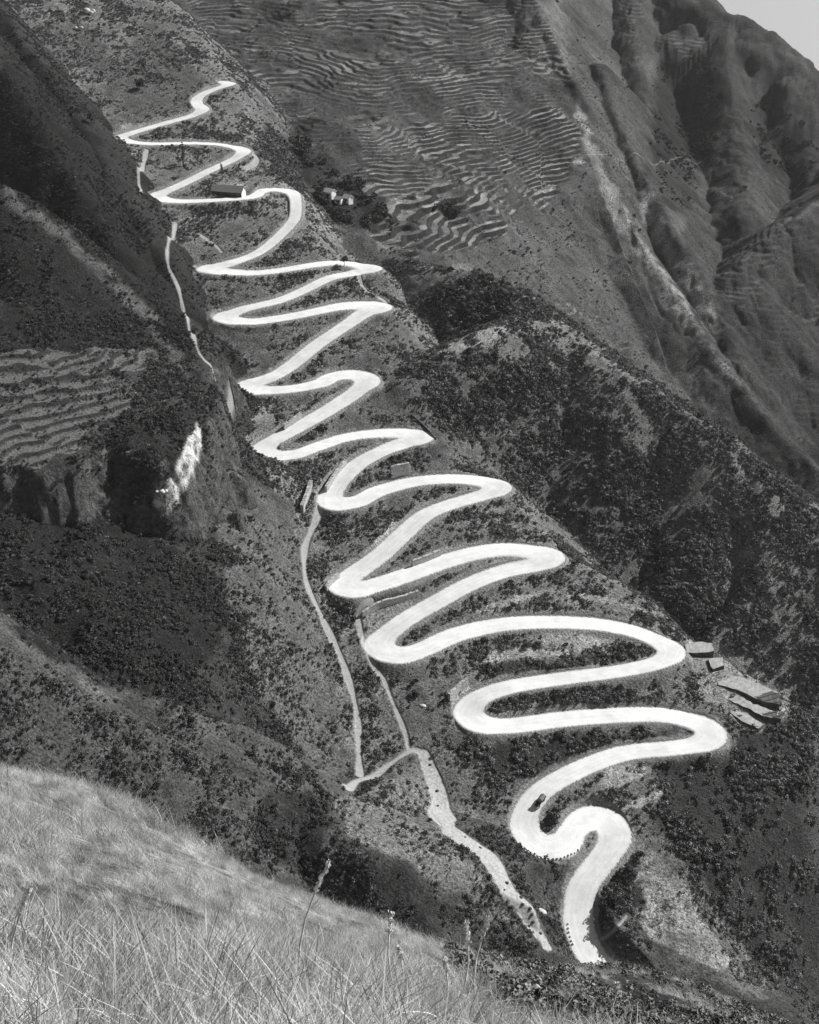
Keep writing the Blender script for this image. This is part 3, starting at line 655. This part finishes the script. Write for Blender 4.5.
class MB:
    def __init__(s): s.v, s.f = [], []
    def add(s, vs, fs):
        k = len(s.v); s.v += [tuple(p) for p in vs]; s.f += [tuple(i+k for i in f) for f in fs]; return s
    def box(s, x0, x1, y0, y1, z0, z1, tx=0., ty=0.):
        c = [(x0, y0, z0), (x1, y0, z0), (x1, y1, z0), (x0, y1, z0), (x0+tx, y0+ty, z1), (x1-tx, y0+ty, z1), (x1-tx, y1-ty, z1), (x0+tx, y1-ty, z1)]
        return s.add(c, [(3, 2, 1, 0), (4, 5, 6, 7), (0, 1, 5, 4), (1, 2, 6, 5), (2, 3, 7, 6), (3, 0, 4, 7)])
    def tube(s, pts, rad, n=8):
        pts = [Vector(p) for p in pts]; ring = []
        for i, p in enumerate(pts):
            d = (pts[min(i+1, len(pts)-1)]-pts[max(i-1, 0)]).normalized()
            a = d.orthogonal().normalized(); b = d.cross(a); r = rad[i] if hasattr(rad, '__len__') else rad
            ring.append([p+(a*math.cos(2*math.pi*k/n)+b*math.sin(2*math.pi*k/n))*r for k in range(n)])
        fs = []
        for i in range(len(pts)-1):
            for k in range(n): fs.append((i*n+k, i*n+(k+1) % n, (i+1)*n+(k+1) % n, (i+1)*n+k))
        fs += [tuple(range(n))[::-1], tuple((len(pts)-1)*n+k for k in range(n))]
        return s.add([q for r_ in ring for q in r_], fs)
    def quads(s, v, q): return s.add([tuple(map(float, p)) for p in v], [tuple(int(i) for i in f) for f in q])
    def build(s, name, mat, parent=None, bevel=0., smooth=False):
        me = bpy.data.meshes.new(name); me.from_pydata(s.v, [], s.f); me.materials.append(mat)
        if bevel:
            bm = bmesh.new(); bm.from_mesh(me); bmesh.ops.bevel(bm, geom=bm.edges[:], offset=bevel, segments=2, affect='EDGES'); bm.to_mesh(me); bm.free()
        if smooth: me.polygons.foreach_set('use_smooth', [True]*len(me.polygons))
        me.update(); o = bpy.data.objects.new(name, me); COL.objects.link(o); o.parent = parent; return o
def tag(o, label, cat, group=None):
    o['label'] = label; o['category'] = cat
    if group: o['group'] = group
    return o
def thing(name, label, cat, loc=(0, 0, 0), rz=0., group=None):
    o = bpy.data.objects.new(name, None); COL.objects.link(o); o.location = Vector([float(c) for c in loc]); o.rotation_euler = (0, 0, rz); o.empty_display_size = .2
    return tag(o, label, cat, group)
def copy_tree(o, parent=None):
    c = o.copy(); COL.objects.link(c); c.parent = parent
    for ch in [q for q in bpy.data.objects if q.parent == o]: copy_tree(ch, c)
    return c
def lump(seed, sub=2, amp=.3, flat=.75):
    bm = bmesh.new(); bmesh.ops.create_icosphere(bm, subdivisions=sub, radius=1)
    g = np.random.default_rng(seed); ds = g.normal(size=(9, 3)); ds /= np.linalg.norm(ds, axis=1)[:, None]; am = g.uniform(-amp, amp, 9)
    for v in bm.verts:
        k = 1+sum(a*max(0, v.co.dot(Vector(d)))**2 for a, d in zip(am, ds)); v.co *= k; v.co.z *= flat
    vs = [tuple(v.co) for v in bm.verts]; fs = [tuple(v.index for v in f.verts) for f in bm.faces]; bm.free(); return vs, fs

# ------------------------------------------------------------------ the lorry on the lower bend
def lorry():
    p = colhit(540, 804); k = int(np.argmin(np.hypot(ROAD[:, 0]-p[0], ROAD[:, 1]-p[1])))
    d = Vector(ROAD[k-4]-ROAD[k+4]).normalized()           # heading downhill
    o = thing('lorry', 'small dark lorry with a paler canvas load driving down a bend of the road', 'lorry', (p[0], p[1], float(ground(p[0], p[1]))+.06))
    o.rotation_euler = d.to_track_quat('X', 'Z').to_euler()
    MB().box(-2.6, 2.5, -.45, .45, .55, .75).build('chassis', DARKPAINT, o)
    MB().box(1.35, 2.55, -.62, .62, .75, 1.35, .05, .12).build('hood', DARKPAINT, o, .05)
    c = MB().box(.2, 1.33, -.85, .85, .78, 2.15, .08, .08).build('cab', DARKPAINT, o, .05)
    MB().add([(1.31, -.66, 1.45), (1.31, .66, 1.45), (1.275, .62, 1.98), (1.275, -.62, 1.98)], [(0, 1, 2, 3)]).build('windscreen', GLASS, c)
    for s in (-1, 1): MB().box(.4, 1.1, s*.835-.01, s*.835+.01, 1.4, 1.95).build('side_window', GLASS, c)
    b = MB().box(-2.75, .1, -1., 1., .78, .92); 
    for s in (-1, 1): b.box(-2.75, .1, s*1.-.03, s*1.+.03, .92, 1.45)
    b.box(-2.78, -2.72, -1., 1., .92, 1.45); b.build('cargo_bed', DARKPAINT, o)
    cv = MB(); n = 9; pr = [(-.97+1.94*i/(n-1), 1.3+.85*math.sin(math.pi*i/(n-1))**.6) for i in range(n)]
    vs = [(x, y, z) for x in (-2.66, .04) for y, z in pr]
    cv.add(vs, [(i, i+1, n+i+1, n+i) for i in range(n-1)]+[tuple(range(n))[::-1], tuple(range(n, 2*n))]).build('canvas_cover', CANVAS, o)
    for x, w_ in ((1.95, .2), (-1.75, .34)):
        for s in (-1, 1):
            wh = MB().tube([(x, s*.78-w_/2, .42), (x, s*.78+w_/2, .42)], .42, 18).build('wheel', TYRE, o)
            MB().tube([(x, s*(.78+w_/2)-.01, .42), (x, s*(.78+w_/2)+.02, .42)], .2, 12).build('hub', METAL, wh)
    for s in (-1, 1):
        MB().box(1.45, 2.5, s*.78-.17, s*.78+.17, .88, .96).build('mudguard', DARKPAINT, o, .03)
        MB().tube([(2.5, s*.5, 1.0), (2.62, s*.5, 1.0)], .11, 10).build('headlight', METAL, o)
    MB().box(2.62, 2.74, -.85, .85, .5, .66).build('bumper', METAL, o)
lorry()

# ------------------------------------------------------------------ houses
def house(name, label, px, rz, L_, W_, H_, rh, wall, roofm, gable=None, group=None, nwin=2, door=True):
    p = colhit(*px); g = [float(ground(p[0]+a, p[1]+b)) for a in (-L_/3, L_/3) for b in (-W_/3, W_/3)]
    o = thing(name, label, 'house', (p[0], p[1], sum(g)/4-.2), rz, group)
    MB().box(-L_/2, L_/2, -W_/2, W_/2, -3, H_).build('wall', wall, o)
    for s in (-1, 1):
        x = s*(L_/2+.03) if gable else s*L_/2
        e = .06
        MB().add([(x, -W_/2, -2 if gable else H_), (x, W_/2, -2 if gable else H_), (x, W_/2, H_), (x, 0, H_+rh-.15), (x, -W_/2, H_)] , [(0, 1, 2, 3, 4) if s > 0 else (4, 3, 2, 1, 0)]).build('gable', gable or wall, o)
    ov = .5; th_ = .22; m = MB()
    for s in (-1, 1):
        a = [(-L_/2-ov, s*(W_/2+ov), H_-ov*rh/(W_/2)), (L_/2+ov, s*(W_/2+ov), H_-ov*rh/(W_/2)), (L_/2+ov, 0, H_+rh), (-L_/2-ov, 0, H_+rh)]
        b = [(x, y, z+th_) for x, y, z in a]
        m.add(a+b, [(0, 1, 2, 3), (7, 6, 5, 4), (0, 4, 5, 1), (1, 5, 6, 2), (3, 7, 4, 0)])
    m.build('roof', roofm, o)
    if door:
        d = MB().box(-.6, .6, -W_/2-.08, -W_/2-.02, -.1, 2.1).build('door', DARKPAINT, o)
    for k in range(nwin):
        x = (-1 if k % 2 == 0 else 1)*(L_*.18+L_*.2*(k//2))
        f = MB().box(x-.55, x+.55, -W_/2-.07, -W_/2-.02, 1.1, 2.2).build('window', METAL, o); MB().box(x-.45, x+.45, -W_/2-.1, -W_/2-.075, 1.2, 2.1).build('pane', GLASS, f)
    return o
house('farmhouse', 'long farmhouse with pale roof and whitewashed gable beside the upper hairpins', (229, 196), R(-16), 18, 6, 3.2, 2.6, TIMBER, THATCH, WHITEWASH, None, 4)
house('cottage', 'white cottage among trees across the ravine, farthest left of three', (330, 197), R(-35), 6, 4.5, 3.4, 1.6, WHITEWASH, WHITEWASH, None, 'white cottages across the ravine', 2)
house('cottage', 'white cottage among trees across the ravine, between two other cottages', (339, 204), R(-20), 4.0, 3.6, 2.8, 1.3, WHITEWASH, THATCH, None, 'white cottages across the ravine', 2)
house('cottage', 'white cottage among trees across the ravine, nearest the terraced fields', (348, 202), R(-40), 5, 4, 3, 1.5, WHITEWASH, WHITEWASH, None, 'white cottages across the ravine', 2)

# ------------------------------------------------------------------ stone retaining walls and parapets by the road
def wall(label, px, h, th_=.9, mat=None, group='stone retaining walls beside the road', name='retaining_wall', coping=True):
    q = spline([colhit(*p) for p in px], 1.6); c = q[len(q)//2]
    o = thing(name, label, 'stone wall', (c[0], c[1], c[2]), 0, group)
    def strip(z0, z1, t, nm, m):
        n = len(q); vs, fs = [], []
        for i in range(n):
            d = q[min(i+1, n-1)]-q[max(i-1, 0)]; nx, ny = -d[1], d[0]; k = math.hypot(nx, ny); nx /= k; ny /= k
            top = q[i][2]-c[2]; hh = 1+.06*math.sin(i*2.1)
            for s, z in ((-t, z0), (t, z0), (t, z1*hh), (-t, z1*hh)): vs.append((q[i][0]-c[0]+nx*s/2, q[i][1]-c[1]+ny*s/2, top+z))
        for i in range(n-1):
            for k in range(4): fs.append((4*i+k, 4*i+(k+1) % 4, 4*i+4+(k+1) % 4, 4*i+4+k))
        fs += [(0, 1, 2, 3), (4*n-1, 4*n-2, 4*n-3, 4*n-4)]
        MB().add(vs, fs).build(nm, m, o)
    strip(-1.5, h, th_, 'masonry', mat or PALESTONE)
    if coping: strip(h+.005, h+.2, th_+.2, 'coping', mat or PALESTONE)
wall('clean pale wall along the upper edge of the road leg, below the middle hairpins', [(412,567),(426,561.5),(440,555.5)], 2.6)
wall('tall pale wall block cut into the bank above a road leg, beside dark bushes', [(391,478),(400,476.5),(409,475)], 5.0)
wall('long low pale wall slanting above the left bend of the lowest long loops', [(362,618),(380,609),(400,602),(418,596)], 2.2)
wall('short stout pale wall outside the left bend just above the footpath fork', [(449,702),(458,694),(467,685)], 3.2)
wall('small pale wall propping the road leg above the second left bend', [(284,430),(292,425),(301,418)], 2.6)
wall('pale wall at the outside of the left bend over the gully path', [(326,592),(332,584),(339,578)], 2.4)
wall('pale wall climbing beside the road leg above the culvert', [(326,492),(335,478),(346,465)], 2.4)
wall('rough stone wall of the culvert where the path meets the left bend', [(302,512),(307,500),(311,487)], 3.0, 1.4)
wall('thin dark parapet running down the spur edge from the right hairpin', [(411,416),(424,427),(436,440)], .9, .5, DARKSTONE)
# ------------------------------------------------------------------ guard stones
g0 = lump(11, 1, .3, .9); st = None
def lerp_px(pts, n):
    pts = np.array(pts, float); L_ = np.r_[0, np.cumsum(np.hypot(*np.diff(pts, axis=0).T))]; t = np.linspace(0, L_[-1], n)
    return np.c_[np.interp(t, L_, pts[:, 0]), np.interp(t, L_, pts[:, 1])]
for pts, n, lab in (([(517,843),(526,852),(538,858),(549,861),(561,860),(571,856),(578,851)], 19, 'small white guard stone on the outer rim of the lowest left bend'),
                    ([(568,925),(569,934),(573,945)], 6, 'small white guard stone on the left verge where the road leaves the picture'),
                    ([(594,921),(593,931),(596,941)], 5, 'small white guard stone on the right verge where the road leaves the picture')):
    for u, v in lerp_px(pts, n):
        p = colhit(u, v); s = random.uniform(.38, .6)
        if st is None: st = MB().add([(x, y, z+.4) for x, y, z in g0[0]], g0[1]).build('guard_stone', STONE, None, smooth=True); o = st
        else: o = st.copy(); COL.objects.link(o)
        tag(o, lab, 'guard stone', 'white guard stones along the lowest bends'); o.location = Vector([float(c) for c in p]); o.scale = (s, s*.8, s); o.rotation_euler = (0, 0, random.uniform(0, 6))
# ------------------------------------------------------------------ terraced plots on the spur's shoulder
def plot(label, poly, up=.5, keep=.5):
    q = np.array([hitE(*p) for p in poly]); c = q.mean(0); z = (q[:, 2]-c[2])*keep+up
    o = thing('terraced_plot', label, 'field terrace', c, 0, 'walled plots on the shoulder of the road slope')
    n = len(q); xy = q[:, :2]-c[:2]
    a = sum(xy[i-1][0]*xy[i][1]-xy[i][0]*xy[i-1][1] for i in range(n))
    order = list(range(n)) if a > 0 else list(range(n))[::-1]
    top = [(xy[i][0], xy[i][1], z[i]) for i in order]; g = np.random.default_rng(len(label))
    fine = []
    for i in range(n):
        p0, p1 = np.array(top[i]), np.array(top[(i+1) % n]); m = max(1, int(np.linalg.norm(p1-p0)/1.5))
        for k in range(m): fine.append(p0+(p1-p0)*k/m+np.r_[g.normal(0, .22, 2), 0])
    m = len(fine)
    MB().add([tuple(p+np.array([0, 0, .02])) for p in fine], [tuple(range(m))]).build('field', SOIL, o)
    out = [p*np.array([1.03, 1.03, 1]) for p in fine]
    MB().add([tuple(p) for p in out]+[tuple(p*np.array([1.06, 1.06, 1])-np.array([0, 0, 7.])) for p in out], [(k, m+k, m+(k+1) % m, (k+1) % m) for k in range(m)]+[tuple(range(m))]).build('retaining_wall', DARKSTONE, o)
plot('small flat plot right beside the right hairpin, highest of the walled plots', [(685,644),(698,642),(712,644),(713,653),(700,655),(687,654)])
plot('tiny stepped plot between the hairpin plot and the large walled plot', [(708,659),(722,658),(724,667),(712,671)])
plot('largest walled plot, a long pale strip on the brow of the spur', [(716,673),(732,673),(759,684),(778,696),(778,708),(762,705),(737,690),(719,684)])
plot('narrow long plot just below the largest walled plot', [(724,691),(737,693),(754,705),(781,717),(779,722),(762,719),(747,709),(726,698)])
plot('lowest walled plot, a thin wedge at the foot of the terraces', [(727,710),(745,712),(762,727),(758,732),(742,722)])
# ------------------------------------------------------------------ boulders in the stream, outcrops
bl = []
for k, (u, v, s, lab) in enumerate([(507,884,.8,'dark boulder at the upper bend of the gravel stream bed'),(504,890,.5,''),(521,898,.9,'dark boulder in the stream bed level with the pale slab'),(523,905,.7,''),(530,911,.8,''),(532,916,.7,''),(533,922,.9,'dark boulder low in the stream bed near the foreground hill'),(529,927,.6,''),(540,934,.6,''),(437,792,.8,'dark boulder in the stream bed just under the path fork'),(438,806,.9,'dark boulder where the stream bed first widens'),(430,765,.6,'dark boulder at the very top of the stream bed by the path fork'),(465,838,.7,''),(480,848,.7,'')]):
    p = colhit(u, v); vs, fs = lump(200+k, 2, .45, .7)
    o = MB().add([(x*s*.75, y*s*.65, z*s*.6+.1*s) for x, y, z in vs], fs).build('boulder', BOULDER, None, smooth=True); o.location = Vector([float(c) for c in p])
    tag(o, lab or 'dark boulder lying among others in the pale gravel stream bed', 'boulder', 'dark boulders in the stream bed')
p = colhit(539, 912); vs, fs = lump(300, 2, .4, .35); o = MB().add([(x*2.3, y*1.5, z*1.5) for x, y, z in vs], fs).build('rock_slab', PALEROCK, None, smooth=True); o.location = Vector([float(c) for c in p]); o.rotation_euler = (0, 0, R(-30))
tag(o, 'broad pale rock slab on the right bank of the stream bed', 'rock')
p = colhit(423, 706); vs, fs = lump(301, 2, .4, .6); o = MB().add([(x*1.2, y*1., z*1.) for x, y, z in vs], fs).build('rock', PALEROCK, None, smooth=True); o.location = Vector([float(c) for c in p])
tag(o, 'lone pale rock on the grassy slope left of the hairpin bends', 'rock')
for k, (u, v, s, lab) in enumerate([(88,13,3.6,'pale speckled rock outcrop near the top edge of the upper left fields'),(79,30,3.0,'smaller pale rock outcrop just below the other on the upper fields'),(162,497,2.0,'white fallen rock at the foot of the bright cliff face')]):
    p = colhit(u, v); m = MB(); g = np.random.default_rng(70+k)
    for q in range(9):
        vs, fs = lump(400+10*k+q, 2, .5, .8); c = g.normal(0, s*.55, 3); c[2] = abs(c[2])*.5; r_ = s*g.uniform(.25, .5)
        m.add([(x*r_+c[0], y*r_+c[1], z*r_+c[2]) for x, y, z in vs], fs)
    o = m.build('rock_outcrop', PALEROCK, None, smooth=True); o.location = Vector([float(c) for c in p]); tag(o, lab, 'rock outcrop')
# ------------------------------------------------------------------ single trees and bushes one can point to
def plant(name, label, cat, px, h, w_, seed, group=None, conifer=False, mat=None):
    p = colhit(*px); o = thing(name, label, cat, (p[0], p[1], float(ground(p[0], p[1]))-.1), 0, group); g = np.random.default_rng(seed)
    th_ = h*(.9 if conifer else .55)
    t = MB().tube([(0, 0, -.6), (g.normal(0, .04)*h, 0, th_*.4), (g.normal(0, .05)*h, g.normal(0, .05)*h, th_)], [h*.03, h*.022, h*.006], 8)
    for k in range(4 if not conifer else 8):
        a = g.uniform(0, 6.28); z = th_*(.35+.5*k/8 if conifer else .45+.12*k); l = w_*.42*(1-.6*k/8 if conifer else 1)
        t.tube([(0, 0, z), (math.cos(a)*l*.5, math.sin(a)*l*.5, z+l*.25), (math.cos(a)*l, math.sin(a)*l, z+l*.35)], [h*.012, h*.008, h*.002], 5)
    t.build('trunk' if h > 3.5 else 'stem', BARK, o)
    if conifer:
        n = 9; zs = np.linspace(.22, .95, n)*h; rad = w_*.5*(1.05-zs/h)**.6*g.uniform(.75, 1.15, n); cen = np.c_[g.normal(0, w_*.1, (n, 2)), zs]
    else:
        n = 6+seed % 3; cen = np.c_[g.uniform(-.28, .28, (n, 2))*w_, g.uniform(.35, .78, n)*h]; rad = g.uniform(.2, .34, n)*w_
    nl = int(min(900, 260+h*45)); v, q = leaf_quads(nl, cen, rad, max(.14, w_*.06), seed, .85)
    MB().quads(v, q).build('crown', mat or DARKLEAF, o)
    return o
TREES = [('tree','tall narrow dark tree standing over the road near the farmhouse','tree',(184,166),14,3.6,1,True),
 ('tree','short dark tree at the foot of the tall narrow tree','tree',(179,165),5,3,2,False),
 ('tree','slim dark tree on the bank between the farmhouse and the leg above it','tree',(222,176),7,2.6,3,True),
 ('shrub','dark shrub beside the pale turnout at the second highest right bend','shrub',(243,169),3.2,2.6,4,False),
 ('tree','round dark tree at the roadside near the sharp right tip of a hairpin','tree',(344,266),5.5,4.6,5,False),
 ('tree','broad dark tree alone on the pale field above the highest road leg','tree',(140,90),6.5,6.5,6,False),
 ('tree','small dark tree highest of those on the upper pale field','tree',(144,70),5,3.4,7,False),
 ('tree','low dark tree left of the highest one on the upper pale field','tree',(136,75),4,3.2,8,False),
 ('tree','dark tree at the left skyline just left of the highest left bend','tree',(92,125),8,5,9,False)]
for nm, lab, cat, px, h, w_, sd_, con in TREES: plant(nm, lab, cat, px, h, w_, 500+sd_, None if nm == 'shrub' else 'single trees around the upper road', con)
BUSH = [((414,686),'dark round bush on the open slope above its twin, right of the footpath',3.2),((414,697),'dark round bush on the open slope below its twin, right of the footpath',3.6),
 ((620,690),'dark bush on the verge under the leg that leaves the right hairpin',3.2),((528,648),'dark bush at the left end of the pale fallow field',3.4),((538,647),'dark bush poking into the edge of the pale fallow field',3),
 ((484,643),'dark bush on the bank under the curving leg, left of the fallow field',3),((513,608),'dark bush between the two small fallow strips',3),((631,648),'dark bush inside the wide right hairpin',3),
 ((600,779),'dark bush at the inner edge of the road above the pale plot',2.4),((552,824),'big rounded bush filling the inside of the lowest left bend',4.5),
 ((627,878),'large dark bush at the right of the last road stretch',6),((702,765),'dark bush below the lowest right hairpin',4),((735,770),'dark bush right of the lowest right hairpin on the steep bank',4.5),
 ((640,731),'bush near the lower leg inside the lowest right hairpin',2.6),
 ((690,689),'small dark bush beside the bare yard left of the walled plots',2.2),((612,905),'dark bush at the curl of the thin side path',5),((640,858),'bush at the top of the pale grassy flank',3.5),
 ((560,738),'dark bush in the hedge-like thicket under the second lowest leg',3),((590,743),'dark bush in the thicket above the last long leg',3),((466,746),'dark bush outside the lowest wide left bend',2.6),
 ((565,699),'dark bush between the two lowest long legs, mid length',2.8),((610,703),'dark bush between the two lowest long legs, toward the right',2.8),((515,705),'dark bush between the two lowest long legs, toward the left',2.8)]
def clear_of_road(px, w_):
    p = colhit(*px); return float(np.hypot(ROAD[:, 0]-p[0], ROAD[:, 1]-p[1]).min()) > 4.6+w_*.25
for k, (px, lab, w_) in enumerate(BUSH):
    if clear_of_road(px, w_): plant('shrub', lab, 'shrub', px, w_*.75, w_, 600+k, 'dark shrubs between the lower bends', False)
# ------------------------------------------------------------------ tall reeds and weeds of the foreground
REEDS = [((300,1002),(328,866),11,'tallest pale reed, its plume rising over the crest of the grassy hill'),((397,1012),(398,948),9,'pale reed with a small forked head below the tallest reed'),((404,1018),(392,915),12,'pale bowed reed curving beside the dark weeds on the crest'),
 ((452,1022),(466,925),13,'straight pale reed in front of the stream bed'),((478,1022),(490,918),14,'pale reed leaning up beside the foot of the stream bed'),((605,1020),(617,985),16,'short thick pale reed below the end of the road'),((12,1020),(30,890),7,'pale reed at the far left of the foreground grass'),((440,1024),(444,960),11,'short pale reed between the two tall reeds near the stream bed')]
for k, (b_, t_, dist, lab) in enumerate(REEDS):
    p = colhit(*b_); a, y, z = ray(*b_); dist = float(p[1]/y)
    T_ = Vector(P(t_[0], t_[1], dist)); Bp = Vector([float(c) for c in p]); L_ = T_-Bp
    o = thing('reed', lab, 'reed', Bp, 0, 'tall reeds standing out of the foreground grass')
    bow = Vector((L_.z*.1*(1 if k % 2 else -1), .03, 0)); pts = [Vector((0, 0, -.15))]+[L_*t+bow*math.sin(math.pi*t) for t in (.2, .4, .6, .8, 1.)]
    r0 = .0009*dist
    MB().tube(pts, [r0, r0, r0*.9, r0*.8, r0*.65, r0*.4], 6).build('stem', REED, o)
    v, q = blades(10, .004, L_.length*.16, r0*1.4, 700+k, .5); 
    g = np.random.default_rng(710+k); n = 150; tt = g.uniform(.8, 1.02, n); c = np.array([L_*t+bow*math.sin(math.pi*t) for t in tt])+g.normal(0, r0*1.0, (n, 3)); e = g.normal(size=(n, 3))*r0*.5; e2 = g.normal(size=(n, 3))*r0*.4+np.array([0, 0, r0*2.4])
    MB().quads(np.stack([c-e, c+e, c+e+e2, c-e+e2], 1).reshape(-1, 3), np.arange(4*n).reshape(-1, 4)).build('plume', PLUME, o)
    MB().quads(v, q).build('leaf', REED, o)
for px, lab in (((379,916),'dark rounded weed on the crest of the grassy hill, left of a similar one'),((397,919),'dark pointed weed on the crest of the grassy hill, right of a similar one')):
    plant('weed', lab, 'weed', px, .42, .34, int(px[0]), 'dark weeds on the foreground crest')
# ------------------------------------------------------------------ sun, sky, camera
SUN_EL, SUN_AZ = 37.0, 60.0      # azimuth clockwise from +y (the view direction)
sv = Vector((math.sin(R(SUN_AZ))*math.cos(R(SUN_EL)), math.cos(R(SUN_AZ))*math.cos(R(SUN_EL)), math.sin(R(SUN_EL))))
sl = bpy.data.lights.new('sun', 'SUN'); sl.energy = 5.0; sl.angle = R(.53); sl.color = (1, .995, .985)
so = bpy.data.objects.new('sun', sl); COL.objects.link(so); so.rotation_euler = sv.to_track_quat('Z', 'Y').to_euler()
w = bpy.data.worlds.new('World'); SC.world = w; w.use_nodes = True
nt = w.node_tree; bg = nt.nodes['Background']
sky = nt.nodes.new('ShaderNodeTexSky'); sky.sky_type = 'NISHITA'; sky.sun_disc = False
sky.sun_elevation = R(SUN_EL); sky.sun_rotation = R(SUN_AZ); sky.air_density = 1.0; sky.dust_density = .55
tc = nt.nodes.new('ShaderNodeTexCoord'); sx = nt.nodes.new('ShaderNodeSeparateXYZ'); cx = nt.nodes.new('ShaderNodeCombineXYZ')
mx = nt.nodes.new('ShaderNodeMath'); mx.operation = 'MAXIMUM'; mx.inputs[1].default_value = .05
nt.links.new(tc.outputs['Generated'], sx.inputs[0]); nt.links.new(sx.outputs[0], cx.inputs[0]); nt.links.new(sx.outputs[1], cx.inputs[1])
nt.links.new(sx.outputs[2], mx.inputs[0]); nt.links.new(mx.outputs[0], cx.inputs[2]); nt.links.new(cx.outputs[0], sky.inputs[0])
bw = nt.nodes.new('ShaderNodeRGBToBW'); nt.links.new(sky.outputs[0], bw.inputs[0]); nt.links.new(bw.outputs[0], bg.inputs[0])
bg.inputs[1].default_value = .052
cd = bpy.data.cameras.new('camera'); cam = bpy.data.objects.new('camera', cd); COL.objects.link(cam)
cd.sensor_fit = 'VERTICAL'; cd.sensor_height = 36; cd.lens = F/1024*36; cd.clip_end = 8000; cd.clip_start = .05
cam.rotation_euler = (R(90)-PITCH, 0, 0); SC.camera = cam
SC.view_settings.view_transform = 'Standard'; SC.view_settings.look = 'None'; SC.view_settings.gamma = 1
SC.view_settings.exposure = .5
# ------------------------------------------------------------------ the thin haze that fades the far mountainside
hz_top = max(3.0, float(Z.max())+2); hz_bot = float(Z.min())-1.5
HAZE = bpy.data.materials.new('haze_air'); HAZE.use_nodes = True; nt = HAZE.node_tree; nt.nodes.remove(nt.nodes['Principled BSDF'])
pv = nt.nodes.new('ShaderNodeVolumePrincipled'); pv.inputs['Color'].default_value = (.95, .95, .95, 1); pv.inputs['Density'].default_value = .00003; pv.inputs['Anisotropy'].default_value = .2
nt.links.new(pv.outputs[0], nt.nodes['Material Output'].inputs['Volume'])
hx = float(np.abs(X).max())+5; hy = float(Y.max())+5
o = MB().box(-hx, hx, -60, hy, hz_bot, hz_top).build('haze', HAZE); o['kind'] = 'stuff'; o['label'] = 'thin pale haze in the air over the whole valley'; o['category'] = 'haze'
